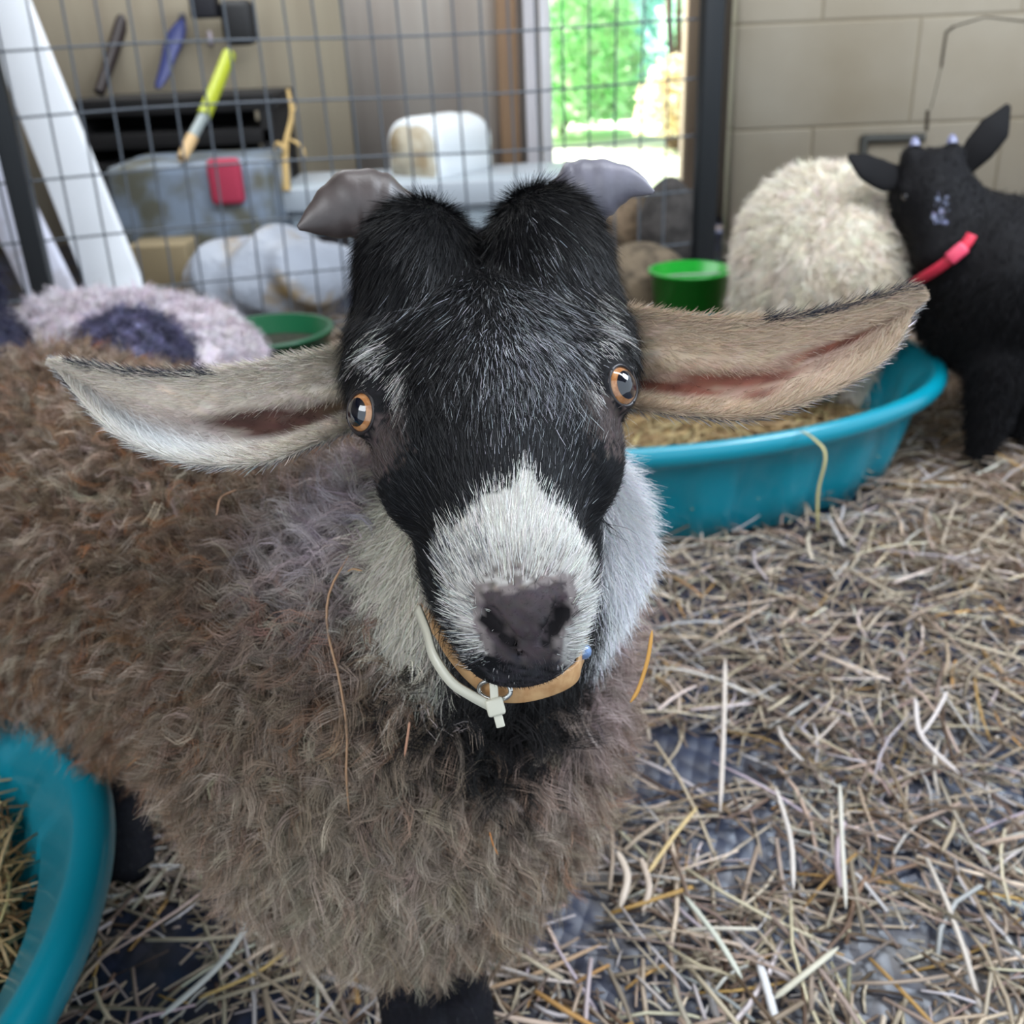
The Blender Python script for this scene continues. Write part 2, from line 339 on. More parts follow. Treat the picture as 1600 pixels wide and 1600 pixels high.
# ------------------------------------------------------------------ wire fence
t = thing('wire_fence', FA, 'welded wire mesh fence panel with black posts behind the goats', 'fence')
MBK = mat('black_steel', lin(22, 26, 30), .5); MWR = mat('galvanised_wire', lin(92, 98, 106), .5, metal=.3)
Lf = np.linalg.norm(FB-FA); wm = MB(); s = 0
def fp(s, z, o=0): return FA+FD*s+A(0, 0, z)+FN*o
def bow(s, z): return .012*math.sin(3.1*s+1.5*z)+.006*math.sin(9*s)
s = .02
while s < Lf-.1:
    wm.tube([fp(s+.012*math.sin(2*z+s*4), z, bow(s, z)) for z in np.linspace(.04, 2.1, 12)], .0032, 5); s += .076
z = .05
while z < 2.1:
    wm.tube([fp(q, z+.006*math.sin(q*4+z*3), bow(q, z)+.005) for q in np.linspace(0, Lf-.08, 40)], .0032, 5); z += .152
wm.build('wire_mesh', MWR, t)
def post_at(top, bot, w, zt=2.2):
    a = onplane(*top, FA+FN*.0, FN); b = onplane(*bot, FA, FN); d = (a-b)/(a[2]-b[2]); k = MB()
    p0 = b-d*(b[2]-.0); p1 = b+d*(zt-b[2]); R = frame(nrm(d), FN); k.box((p0+p1)/2+FN*.03, (w, w*.8, np.linalg.norm(p1-p0)), R); return bevel(k.build('post', MBK, t, smooth=False), .004)
post_at((1107, 0), (1092, 400), .06); post_at((-22, 60), (75, 470), .052)
k = MB(); k.tube([fp(0, .03), fp(Lf-.1, .03)], .012, 8); k.build('bottom_rail', MBK, t)
# ------------------------------------------------------------------ straw
def straw_mesh(pts, L, wd, ang, tilt, bend, col, seg=3, flat=.45, z0=None):
    n = len(pts); d = np.stack([np.cos(ang)*np.cos(tilt), np.sin(ang)*np.cos(tilt), np.sin(tilt)], 1); s = np.stack([-np.sin(ang), np.cos(ang), 0*ang], 1); u = np.cross(d, s)
    Vs = []
    for j in range(seg+1):
        x = j/seg-.5; c = pts+d*(L*x)[:, None]+s*(bend*L*(x*x-.08))[:, None]-np.outer(np.abs(bend)*L*.4*(x*x), A(0, 0, 1))
        ww = wd*(1-.25*abs(x)); 
        for a, b in ((1, 0), (0, 1), (-1, 0), (0, -1)): Vs.append(c+s*(a*ww/2)[:, None]+u*(b*ww*flat/2)[:, None])
    V = np.stack(Vs, 1).reshape(-1, 3); base = np.arange(n)[:, None]*(4*(seg+1)); Q = []
    for j in range(seg):
        for q in range(4): Q.append(base+np.array([4*j+q, 4*j+(q+1) % 4, 4*j+4+(q+1) % 4, 4*j+4+q]))
    Q.append(base+np.array([3, 2, 1, 0])); Q.append(base+np.array([4*seg, 4*seg+1, 4*seg+2, 4*seg+3]))
    return V, np.vstack(Q), np.repeat(col, 4*(seg+1), 0)
SC = np.array([lin(*c) for c in ((186, 170, 150), (160, 144, 126), (134, 117, 103), (176, 168, 166), (118, 97, 78), (170, 132, 78), (86, 67, 52), (198, 188, 176), (108, 90, 77))])
SP = np.array([.22, .21, .15, .15, .08, .025, .06, .05, .055])
def scol(n, warm=0): return vary(SC[rng.choice(len(SC), n, p=SP)], n, .16)
MST = mat('straw', attr=True, rough=.55, spec=.35)
TUBR = [(A(.215, 1.90, 0), .635, .64, .12), (A(-.815, .565, 0), .465, 1., 0.)]
bare = [(G(880, 1420)[:2], .075, .06), (G(1080, 1190)[:2], .08, .05), (G(960, 1250)[:2], .06, .05), (G(1170, 1330)[:2], .05, .06), (G(1380, 1500)[:2], .05, .06), (G(640, 1430)[:2], .04, .1), (G(240, 1500)[:2], .05, .1), (G(1400, 1380)[:2], .04, .03)]
def bareness(p):
    b = np.zeros(len(p))
    for c, r, _ in bare: b = np.maximum(b, np.exp(-((np.linalg.norm(p[:, :2]-c, axis=1)/r)**4)))
    return b
def depthz(p):   # bedding gets deeper towards the back
    return np.clip((p[:, 1]-.75)*.02, .0, .02)
def litter(n, x0, x1, y0, y1, l0, l1, w0, w1, zmul=1, bend=.25):
    p = np.stack([rng.uniform(x0, x1, n), rng.uniform(y0, y1, n), np.zeros(n)], 1)
    keep = rng.random(n) > bareness(p)*.93
    for c, r, sy, ro in TUBR:
        q = (p-c)@Rz(ro); keep &= np.hypot(q[:, 0], q[:, 1]/sy) > r-.085
    keep &= np.abs(p[:, 0]) < .35+p[:, 1]*.8
    p = p[keep]; n = len(p); L = rng.uniform(l0, l1, n)*rng.uniform(.6, 1.2, n); w = rng.uniform(w0, w1, n)
    p[:, 2] = .003+rng.random(n)**1.3*(.018+depthz(p))*zmul
    return straw_mesh(p, L, w, rng.uniform(0, 6.28, n), rng.normal(0, .12, n), rng.normal(0, bend, n), scol(n))
V, Q, Cc = join([litter(26000, -2, 2.6, .35, 3.2, .007, .02, .0015, .0035, .3), litter(30000, -2, 2.6, .35, 3.2, .02, .06, .0016, .0038, .5), litter(19000, -2, 2.6, .35, 3.2, .05, .13, .0024, .0048), litter(4600, -1.2, 1.6, .35, 1.9, .08, .17, .003, .0065, 1.4)])
o = mesh_np('straw_litter', V, Q, MST, None, Cc, smooth=False); tag(o, 'pale loose straw bedding strewn over the dark rubber floor of the pen', 'straw', kind='stuff')
# packed chaff under the straw, thicker towards the back
n = 90; gx, gy = np.meshgrid(np.linspace(-2.4, 3.0, n), np.linspace(1.15, 3.25, n), indexing='ij')
gz = -.02+np.clip((gy-1.15)*.04, 0, .024)+.012*np.sin(gx*7+gy*4)*np.sin(gy*9-gx*3)
V = np.stack([gx, gy, gz], -1).reshape(-1, 3); Q = np.array([[i*n+j, (i+1)*n+j, (i+1)*n+j+1, i*n+j+1] for i in range(n-1) for j in range(n-1)])
o = mesh_np('packed_chaff', V, Q, mat('chaff', lin(92, 74, 58), .95, noise=(30, lin(128, 108, 88), .42, .62), bump=(90, .8, .01))); tag(o, 'packed brown chaff under the straw towards the back of the pen', 'bedding', kind='stuff')
# single stalks that stand out
def stalk(pts, w, col, label, name='straw_stalk', group=None, flat=.5):
    k = MB(); p = smooth_path(pts, 18); k.tube(p, np.concatenate([[w*.12, w*.4], np.full(13, w/2), [w*.42, w*.3, w*.08]]), 6, flat=flat)
    o = k.build(name, mat('stalk', col, .5), origin=p[0]); return tag(o, label, 'straw', group)
stalk([G(250, 1590, .02), G(340, 1510, .03), G(400, 1425, .05)], .007, lin(205, 205, 200), 'thick whitish straw stalk sloping up left of the front leg')
stalk([G(310, 1560, .02), G(400, 1520, .025), G(455, 1480, .03)], .0045, lin(190, 160, 100), 'golden straw stalk lying beside the thick whitish one')
stalk([G(365, 1330, .06), G(370, 1390, .05), G(395, 1455, .03)], .004, lin(150, 110, 60), 'orange brown stalk upright under the belly of the brown goat')
stalk([G(1133, 1030, .05), G(1131, 1130, .04), G(1125, 1270, .035)], .006, lin(200, 188, 178), 'long straight pale stalk pointing at the camera right of the chest')
stalk([G(1312, 1225, .05), G(1316, 1320, .04), G(1322, 1420, .03)], .005, lin(196, 190, 178), 'pale greenish upright looking stalk in the middle of the right floor')
stalk([G(1212, 1230, .05), G(1235, 1310, .04), G(1240, 1390, .03)], .0055, lin(198, 188, 180), 'bent pale stalk just left of the middle one on the right floor')
stalk([G(1070, 1400, .03), G(1120, 1465, .03), G(1160, 1530, .02)], .006, lin(190, 190, 176), 'pale stalk sloping down right beside the bare mat patch')
stalk([G(1012, 1365, .03), G(1050, 1310, .035), G(1090, 1260, .04)], .005, lin(196, 170, 120), 'yellow stalk sloping up right above the bare mat patch')
stalk([G(1185, 1500, .02), G(1200, 1550, .02), G(1215, 1605, .02)], .008, lin(206, 204, 204), 'fat white stalk at the bottom edge of the floor')
stalk([G(965, 1330, .03), G(980, 1370, .03), G(968, 1420, .02)], .008, lin(196, 180, 164), 'curled flat leaf of straw near the goat chest')
stalk([G(1002, 1340, .03), G(1014, 1385, .03), G(1004, 1425, .02)], .007, lin(186, 168, 152), 'second curled leaf of straw right of the first')
stalk([G(760, 1545, .01), G(840, 1520, .015), G(940, 1475, .02)], .005, lin(170, 140, 110), 'brown stalk lying across the lower edge of the bare mat')
stalk([G(1430, 1090, .05), G(1440, 1150, .04), G(1500, 1210, .03)], .0065, lin(196, 186, 182), 'forked pale stalk at the right side of the floor')
stalk([G(1480, 1080, .06), G(1462, 1115, .05), G(1438, 1150, .04)], .005, lin(200, 190, 186), 'short pale stalk meeting the forked one at the right side')
stalk([G(1210, 1560, .02), G(1260, 1520, .03), G(1310, 1480, .03)], .0065, lin(190, 184, 166), 'pale green stalk sloping up right near the bottom edge')

# ================================================================== the brown woolly goat in front
bl, cr_, wh = A(*lin(15, 15, 18)), A(*lin(196, 186, 166)), A(*lin(226, 224, 218))
HO = P(769, 616, .47)
an = math.radians(5.8); tl = math.radians(28)
def camvec(x, y, z): return x*Rv+y*Uv-z*Fv          # z towards the viewer
ha = camvec(math.cos(an), math.sin(an), 0); hb = camvec(-math.sin(an), math.cos(an), 0); hz = camvec(0, 0, 1)
hv = math.cos(tl)*hb-math.sin(tl)*hz; hw = math.cos(tl)*hz+math.sin(tl)*hb; HR = np.stack([ha, hv, hw], 1)
def toL(p): return (p-HO)@HR*100
def toW(q): return HO+np.asarray(q, float)/100@HR.T
def HL(px, py, w=0.):                                # pixel on the head's plane w -> (u, v)
    p0 = toW((0, 0, w)); return toL(onplane(px, py, p0, hw)[None])[0][:2]
EYE = {-1: A(-5.85, .8, -1.7), 1: A(5.75, .8, -1.7)}
NOSE = HL(824, 985, 1.5)
def head_base(p):
    q = toL(p); d = ell(q, (0, 4.5, -6), (6.3, 7.2, 5.6))
    d = smin(d, ell(q, (0, 1.5, -3.6), (5.9, 6.5, 4.4)), 2)
    for s in (-1, 1):
        d = smin(d, ell(q, (s*3.45+.15, 10.6, -4.3), (3.4, 4.7, 4.2)), 1.2)          # hairy horn lobes
        d = smin(d, ell(q, (s*5.4, 5.6, -5.2), (2.2, 4.2, 3.6)), 1.5)
        d = smin(d, ell(q, (s*5.0, 2.6, -2.5), (1.9, 1.7, 1.9)), 1.2)           # brow
        d = smin(d, ell(q, (s*3.7, -2.0, -3.4), (2.2, 2.8, 2.5)), 1.5)          # cheek bone
        d = smin(d, ell(q, (s*2.5, -4.6, -6.0), (2.0, 4.0, 2.4)), 1.2)
    d = smin(d, cone(q, (0, 0, -2.8), (.1, -8.6, -1.0), 4.4, 3.0), 2)
    d = smin(d, ell(q, (.15, -9.4, -.7), (3.35, 2.9, 2.9)), 1.2)                # muzzle
    d = smin(d, ell(q, (.15, -11.1, -.6), (2.5, 1.7, 2.5)), 1.0)
    d = smin(d, ell(q, (.15, -12.0, -1.6), (2.3, 1.35, 2.1)), .8)                  # lower lip and chin
    d = smin(d, cone(q, (0, -3, -7.5), (.1, -10.0, -4.0), 3.2, 2.0), 1.2)
    # parting between the lobes
    d = smax(d, -cone(q, (-.1, 14.0, .0), (-.1, 7.0, .8), .9, .25), 1.3)
    return d
def wsurf(u, v):
    w = np.linspace(4, -3, 400); d = head_base(toW(np.stack([np.full(400, u), np.full(400, v), w], 1))); return w[np.argmax(d < 0)]
NW = {s: (wsurf(NOSE[0]+s*.62, NOSE[1]-.2), wsurf(NOSE[0]+s*1.45, NOSE[1]+.75)) for s in (-1, 1)}; PW = (wsurf(NOSE[0], NOSE[1]-.3), wsurf(NOSE[0], NOSE[1]-1.4))
EDL = {s: nrm(A(s*.68, -.30, .67)) for s in (-1, 1)}
def head_sdf(p):
    q = toL(p); d = head_base(p); n = A(NOSE[0], NOSE[1], 0)
    for s in (-1, 1):                                                            # nostrils: comma slits
        d = smax(d, -cone(q, (n[0]+s*.62, n[1]-.2, NW[s][0]-.1), (n[0]+s*1.42, n[1]+.72, NW[s][1]-.1), .28, .44), .18)
    d = smax(d, -cone(q, (n[0]+.02, n[1]-.3, PW[0]+.05), (n[0]+.05, n[1]-1.4, PW[1]+.05), .13, .14), .2)   # philtrum
    for a, b in (((-2.5, -11.5, -2.0), (.1, -12.5, .2)), ((.1, -12.5, .2), (2.7, -11.5, -2.0))): d = smax(d, -cone(q, a, b, .12, .12), .4)
    for s in (-1, 1):                                                            # lids bulge over the eyeball and open in front
        d = smin(d, ell(q, EYE[s], (1.27, 1.27, 1.27)), .7); d = smax(d, -ell(q, EYE[s]+EDL[s]*1.2, (1.05, 1.05, 1.05)), .12)
    return d/100
CH = A(-.085, .615, .36); MID = A(-.27, .80, .40); RU = A(-.45, .97, .43)
FRONT = [(-.105, .60), (-.062, .63)]; HIND = [(-.425, .845), (-.60, .93)]
def body_sdf(p):
    d = ell(p, CH, (.135, .14, .165)); d = smin(d, cone(p, CH+A(-.02, .02, .03), MID, .14, .135), .06)
    d = smin(d, cone(p, MID, RU, .135, .112), .06)
    d = smin(d, cone(p, toW((.5, -1.5, -12)), CH+A(.01, .0, .06), .066, .125), .06)      # neck
    for x, y in FRONT: d = smin(smin(d, cone(p, (x, y, .28), (x, y, .17), .055, .034), .04), cone(p, (x, y, .17), (x, y-.005, .045), .027, .021), .02)
    for x, y in HIND:
        d = smin(d, cone(p, (x, y, .34), (x+.05, y-.02, .24), .085, .055), .04)
        d = smin(d, cone(p, (x+.05, y-.02, .24), (x-.02, y+.05, .17), .045, .026), .02); d = smin(d, cone(p, (x-.02, y+.05, .17), (x-.01, y+.03, .04), .024, .021), .02)
    for x, y in FRONT+[(x-.01, y+.03) for x, y in HIND]:
        d = smin(d, cone(p, (x, y-.01, .05), (x, y-.022, .018), .026, .03), .012)        # hooves
    return d
def goat_sdf(p): return smin(body_sdf(p), head_sdf(p), .018)
V, Q = surfnet(goat_sdf, (-.82, .28, .0), (.16, 1.24, .86), .0027)
V[:, 2] = np.maximum(V[:, 2], .002)
def uvpoly(pts, w): return np.array([HL(x, y, w) for x, y in pts])
WHP = uvpoly([(822, 742), (860, 790), (900, 820), (924, 880), (928, 950), (915, 1000), (880, 1020), (800, 1025), (740, 1010), (705, 965), (692, 900), (690, 850), (735, 810), (760, 790), (800, 780)], .9)
NSP = uvpoly([(752, 925), (790, 935), (830, 930), (884, 905), (892, 950), (868, 985), (872, 1010), (830, 1020), (775, 1010), (755, 975)], 1.6)
EYEW = [(HL(592, 550, -.8), (.6, 1.7)), (HL(940, 520, -.8), (.6, 2.3)), (HL(928, 610, -.5), (.4, 1.8)), (HL(632, 600, -.3), (.35, 1.3))]
def regions(p):
    q = toL(p); hd = head_sdf(p); on = hd < body_sdf(p)-.004+0*hd
    u, v, w = q.T; wob = .5*np.sin(u*5+v*3)+.4*np.sin(v*9-u*4)
    face = on & (w > -8.2-.12*v+.5*wob)
    cheek = ~face & (np.linalg.norm((q-A(0, -3.0, -9))/A(1, 1.05, 1.3), axis=1) < np.where(u < 0, 8.6, 9.2)+wob) & (w > -19)
    return q, on, face, cheek
def coat(p, n_, strand=True):
    """marking colours of the coat at points p"""
    q, on, face, cheek = regions(p); u, v, w = q.T; n = len(p); R = rng.random(n)
    wool = vary(lin(112, 92, 76), n, .32); lt = R < .22; wool[lt] = vary(lin(162, 146, 130), lt.sum(), .15); rd = R > .88; wool[rd] = vary(lin(126, 84, 54), rd.sum(), .25)
    if not strand: wool = wool*.0+A(*lin(70, 57, 47))
    # paler tips low on the chest and belly, darker brown saddle patch
    dk = np.exp(-(np.linalg.norm((p-P(430, 900, .68))*A(1, 1, 1), axis=1)/.13)**2); wool *= (1-.38*dk)[:, None]
    pl = np.exp(-(np.linalg.norm(p-P(590, 1400, .62), axis=1)/.12)**2); wool = wool*(1-.6*pl[:, None])+.6*pl[:, None]*vary(lin(172, 160, 144), n, .15)
    mv = np.exp(-(np.linalg.norm(p-P(490, 760, .58), axis=1)/.055)**2); wool = wool*(1-mv[:, None])+mv[:, None]*vary(lin(206, 196, 204), n, .15)
    rs = np.exp(-(np.linalg.norm(p-P(985, 1040, .62), axis=1)/.085)**2); wool = wool*(1-.8*rs[:, None])+.8*rs[:, None]*vary(lin(168, 150, 146), n, .12)
    c = wool
    bib = np.exp(-(np.linalg.norm((p-P(815, 1160, .53))/A(.066, .085, .080), axis=1))**4); b_ = rng.random(n) < bib*1.3; c[b_] = vary(lin(30, 28, 28), b_.sum(), .25)
    c[cheek] = vary(lin(206, 200, 186), cheek.sum(), .10); rw = cheek & (u > 2); c[rw] = vary(lin(245, 244, 246), rw.sum(), .08)
    th = cheek & (np.abs(u) < 4.2+1.0*rng.normal(0, .4, n)) & (v < -6); c[th] = vary(lin(32, 30, 30), th.sum(), .2)
    lg = (p[:, 2] < .21+.02*np.sin(40*p[:, 0])) & ~on; c[lg] = vary(lin(20, 20, 26), lg.sum(), .2)
    c[face] = vary(bl, face.sum(), .25)
    # grizzle running down the forehead, stronger on the right of the picture
    gz = .42*np.exp(-((u-1.3-.12*v)/2.2)**2-((v-1.5)/4.8)**2)+.30*np.exp(-((u-3.4)/1.8)**2-((v-2)/5)**2)+.10*np.exp(-((u+1.5)/2)**2-((v-6)/2.5)**2)
    g = face & (rng.random(n) < gz*(1 if strand else 0)); c[g] = vary(lin(150, 152, 158), g.sum(), .35)
    for (cu, cv), (ru, rv) in EYEW:
        e = face & (rng.random(n) < (.8 if strand else 0)*np.exp(-((u-cu)/ru)**2-((v-cv)/rv)**2)); c[e] = vary(lin(205, 203, 200), e.sum(), .15)
    for s in (-1, 1):   # warm grey-brown skin below the eyes
        e = face & (np.hypot((u-s*5.2)/1.5, (v-EYE[s][1]+2.3)/1.3) < 1+.2*rng.normal(0, 1, n)) & (w < 0); c[e] = vary(lin(74, 64, 62), e.sum(), .15)
    js = 1. if strand else 0.; ju = rng.normal(0, .16, n)*js; jv = rng.normal(0, .28, n)*js
    m = face & inpoly(u+ju, v+jv, WHP) & (w > -3.6); c[m] = vary(lin(216, 214, 208), m.sum(), .12)
    if not strand:
        c[m] = lin(172, 168, 163); nc = NSP.mean(0); bd = m & inpoly(u, v, nc+(NSP-nc)*1.22+A(0, .12)); c[bd] = lin(118, 109, 107)
    gr = m & (rng.random(n) < .62*np.exp(-((u-NOSE[0]+.3)/1.7)**2-((v-NOSE[1]-1.5)/1.1)**2)); c[gr] = vary(lin(110, 102, 98), gr.sum(), .3)
    if not strand: gr[:] = False
    gl = m & strand & (u < NOSE[0]-1.2) & (rng.random(n) < .38); c[gl] = vary(lin(96, 98, 102), gl.sum(), .4)
    ns = face & inpoly(u+ju*.5, v+jv*.4, NSP) & (w > -1.5); c[ns] = vary(lin(66, 58, 60), ns.sum(), .12)
    for s in (-1, 1):   # dark skin lining the nostrils
        a = NOSE+A(s*.62, -.2); b = A(s*.83, .95); tq = np.clip(((u-a[0])*b[0]+(v-a[1])*b[1])/(b@b), 0, 1)
        e = face & (w > 0) & (np.hypot(u-a[0]-tq*b[0], v-a[1]-tq*b[1]) < .18+.18*tq); c[e] = lin(20, 16, 18)
    bk = np.abs(u-NOSE[0]) < 4
    ch = on & bk & (v < NOSE[1]-.75+.2*rng.normal(0, 1, n)) & (w > -7.5); c[ch] = vary(lin(50, 48, 52), ch.sum(), .2)
    return c
goat = thing('goat', (-.25, .78, 0), 'brown woolly goat with black face, white nose patch and two curved horns looking up close', 'goat')
Nn = nrm(grad(goat_sdf, V))
mesh_np('body', V, Q, MSK, goat, coat(V, Nn, False))
# --- ears: cupped leaves with thickness
def ear(top, bot, dt, db, cupd, back_c, seed):
    ns, nt = 40, 17
    T = smooth_path([P(x, y, d) for (x, y), d in zip(top, dt)], ns); B = smooth_path([P(x, y, d) for (x, y), d in zip(bot, db)], ns)
    s = np.linspace(0, 1, ns); t = np.linspace(-1, 1, nt); w = np.linalg.norm(T-B, axis=1)
    bk = Fv*.8+A(0, 0, -.25)
    g = T[:, None]*(1+t[None, :, None])/2+B[:, None]*(1-t[None, :, None])/2+(1-np.abs(t)**2.2)[None, :, None]*(w*cupd)[:, None, None]*bk
    return g
def ear_mesh(g, sgn):
    ns, nt = g.shape[:2]
    du = np.gradient(g, axis=0); dv = np.gradient(g, axis=1); n = nrm(np.cross(du, dv)); n *= np.sign(np.sum(n*(-Fv), -1, keepdims=True).mean())
    e = np.minimum(1, np.minimum(np.arange(nt), nt-1-np.arange(nt))/2.)[None, :, None]*.0022+.0006
    F_ = g+n*e; Bk = g-n*e; V = np.vstack([F_.reshape(-1, 3), Bk.reshape(-1, 3)]); o = ns*nt; Qs = []
    for i in range(ns-1):
        for j in range(nt-1):
            a = i*nt+j; Qs.append([a, a+1, a+nt+1, a+nt]); Qs.append([o+a, o+a+nt, o+a+nt+1, o+a+1])
        a = i*nt; Qs.append([a, a+nt, o+a+nt, o+a]); a = i*nt+nt-1; Qs.append([a, o+a, o+a+nt, a+nt])
    for j in range(nt-1):
        Qs.append([j, o+j, o+j+1, j+1]); a = (ns-1)*nt+j; Qs.append([a, a+1, o+a+1, o+a])
    return V, np.array(Qs), n
def bil(g, s, t):
    ns, nt = g.shape[:2]; x = s*(ns-1.001); y = (t+1)/2*(nt-1.001); i = x.astype(int); j = y.astype(int); a = (x-i)[:, None]; b = (y-j)[:, None]
    return g[i, j]*(1-a)*(1-b)+g[i+1, j]*a*(1-b)+g[i, j+1]*(1-a)*b+g[i+1, j+1]*a*b
EAR = [
 (ear([(600, 560), (545, 545), (470, 556), (390, 572), (300, 582), (200, 578), (130, 566), (82, 564)],
      [(600, 640), (560, 665), (500, 692), (420, 722), (330, 728), (250, 714), (165, 668), (84, 572)],
      [.53, .53, .52, .515, .52, .53, .54, .55], [.53, .525, .505, .49, .49, .50, .52, .55], .34, None, 1), -1,
  [((.32, -.18), (.25, .32), 1.0), ((.46, .12), (.17, .30), .9), ((.14, -.35), (.12, .24), .7)], lin(62, 40, 34), .0),
 (ear([(950, 500), (990, 484), (1080, 494), (1180, 496), (1280, 485), (1360, 462), (1415, 450), (1440, 462)],
      [(950, 625), (1000, 640), (1080, 650), (1170, 655), (1240, 636), (1330, 598), (1395, 545), (1436, 470)],
      [.53, .53, .52, .515, .52, .53, .54, .55], [.525, .515, .50, .49, .49, .505, .525, .55], .34, None, 2), 1,
  [((.24, -.34), (.19, .22), 1.0), ((.42, -.06), (.20, .26), 1.0), ((.66, .30), (.17, .18), .9), ((.47, -.45), (.09, .18), .8)], lin(104, 62, 50), .3)]
for g, sg, dark, dcol, edge in EAR:
    Ve, Qe, ne = ear_mesh(g, sg); n1 = g.shape[0]*g.shape[1]
    ss, tt = np.meshgrid(np.linspace(0, 1, g.shape[0]), np.linspace(-1, 1, g.shape[1]), indexing='ij')
    def ecol(s, t, n, k=1.0, inner=True):
        c = vary(lin(206, 196, 182) if sg < 0 else lin(196, 176, 154), n, .10)
        if sg < 0: q = (np.exp(-((s-.72)/.22)**2-((t+.4)/.6)**2))[:, None]*.8; c = c*(1-q)+q*A(*lin(214, 222, 228))
        wd = np.zeros(n)
        for (cs, ct), (rs_, rt), a in dark: wd = np.maximum(wd, a*np.exp(-((s-cs)/rs_)**2-((t-ct)/rt)**2))
        wd = np.clip(wd*1.7-.2, 0, 1)[:, None]
        pk = np.exp(-((s-.6)/.3)**2-((t-.1)/.5)**2)[:, None]*.35
        c = c*(1-pk)+pk*A(*lin(176, 140, 128)); c = c*(1-wd)+wd*vary(dcol, n, .15)
        if sg < 0:
            q = np.clip(1-s/.3, 0, 1)[:, None]*(t > -.3)[:, None]*.6; c = c*(1-q)+q*A(*lin(160, 146, 112))
        rim = (t > .93) & (s > .42 if sg > 0 else s > .5) & (s < .9) & (rng.random(n) < .75); c[rim] = vary(lin(44, 46, 56), rim.sum(), .2)
        return c
    ce = np.vstack([ecol(ss.ravel(), tt.ravel(), n1), np.tile(A(*lin(70, 66, 66)), (n1, 1))*1.0])
    mesh_np('ear', Ve, Qe, MSK, goat, ce)
    m = 26000; s = rng.random(m)**.9; t = rng.uniform(-1, 1, m); dk0 = np.zeros(m)
    for (cs, ct), (rs_, rt), a in dark: dk0 = np.maximum(dk0, a*np.exp(-((s-cs)/rs_)**2-((t-ct)/rt)**2))
    mv_ = (dk0 > .4) & (rng.random(m) < .85); t[mv_] = np.sign(rng.normal(0, 1, mv_.sum()))*rng.uniform(.55, 1, mv_.sum()); ef = rng.random(m) < .35; t[ef] = np.sign(rng.normal(0, 1, ef.sum()))*rng.uniform(.88, 1, ef.sum())
    p = bil(g, s, t); nn = bil(ne, s, t); nn = nrm(nn); du = bil(np.gradient(g, axis=0), s, t); dv = bil(np.gradient(g, axis=1), s, t)
    D = nrm(du)*1.0+nrm(dv)*(np.sign(t)*np.abs(t)**2*.55)[:, None]+nrm(dv)*((-.6)*(np.abs(t+.05) < .5)*(t > -.3)*(s < .6))[:, None]
    c = ecol(s, t, m); ed = np.abs(t) > .87
    lowd = np.zeros(m)
    for (cs, ct), (rs_, rt), a in dark: lowd = np.maximum(lowd, a*np.exp(-((s-cs)/rs_)**2-((t-ct)/rt)**2))
    L = np.where(ed, rng.uniform(.006, .011, m), rng.uniform(.006, .014, m))*(1-.5*lowd)*np.minimum(1, .35+(1-s)*4)
    V1 = strands(p+nn*.002, nn, D, L, c, .00034, 3, lift=np.where(ed, .15, .28), curl=.0006, turns=.4, jit=.16)
    nb = 5000; s = rng.random(nb); t = rng.uniform(-1, 1, nb); p = bil(g, s, t); nn = -nrm(bil(ne, s, t)); du = bil(np.gradient(g, axis=0), s, t)
    V2 = strands(p+nn*.002, nn, nrm(du), .008, vary(lin(150, 146, 146), nb, .3), .0005, 2, lift=.25)
    v_, q_, c_ = join([V1, V2]); tag(mesh_np('ear_hair', v_, q_, MH, goat, c_), kind='stuff')
# --- horns
def horn(pts, rads, col, name='horn'):
    k = MB(); p = smooth_path(pts, 26); r = np.interp(np.linspace(0, 1, 26), np.linspace(0, 1, len(rads)), rads); r = r*(1+.035*np.sin(np.arange(26)*1.5))
    k.tube(p, r, 24, flat=.7, e0=Fv); o = k.build(name, mat('horn_keratin', col, .42, noise=(40, tuple(v*.6 for v in col), .35, .7, (1, 1, 1)), bump=(160, .25, .001), spec=.6), goat); return o
horn([P(650, 340, .575), P(595, 328, .57), P(552, 322, .565), P(508, 338, .56), (P(466, 356, .555))], [.010, .021, .020, .0125, .0015], lin(84, 74, 72))
horn([P(860, 325, .58), P(905, 308, .575), P(945, 293, .57), P(985, 288, .565), P(1022, 301, .56)], [.010, .021, .016, .0085, .0010], lin(120, 118, 130))
# --- eyes
ME = mat('eyeball', lin(188, 136, 92), .08, noise=(300, lin(160, 104, 60), .4, .6), coat=1); MP = mat('pupil', lin(6, 10, 24), .04, coat=1, spec=.8)
ML = mat('eyelid_skin', lin(34, 28, 30), .4)
for s in (-1, 1):
    dl = nrm(A(s*.68, -.30, .67)); dw = dl@HR.T; c = toW(EYE[s]); R = frame(dw, hv)
    k = MB(); a = np.linspace(0, np.pi/2*1.2, 20); k.lathe([(.0110*math.sin(x)+1e-5, .0110*math.cos(x)) for x in a], c, 32, R); eye = k.build('eye', ME, goat)
    k = MB(); a = np.linspace(0, .66, 10); k.lathe([(.01112*math.sin(x)+1e-5, .01112*math.cos(x)) for x in a], c, 32, R@np.diag([1., 1.0, 1])); pu = k.build('pupil', MP); pu.parent = eye
    k = MB(); th = np.linspace(0, 2*np.pi, 33)[:-1]; pts = [c+R@A(.0097*math.cos(x), .0099*math.sin(x), .0062) for x in th]; pts += pts[:2]
    k.tube(pts, .0010, 8, cap=False); k.build('eyelid', ML, goat)
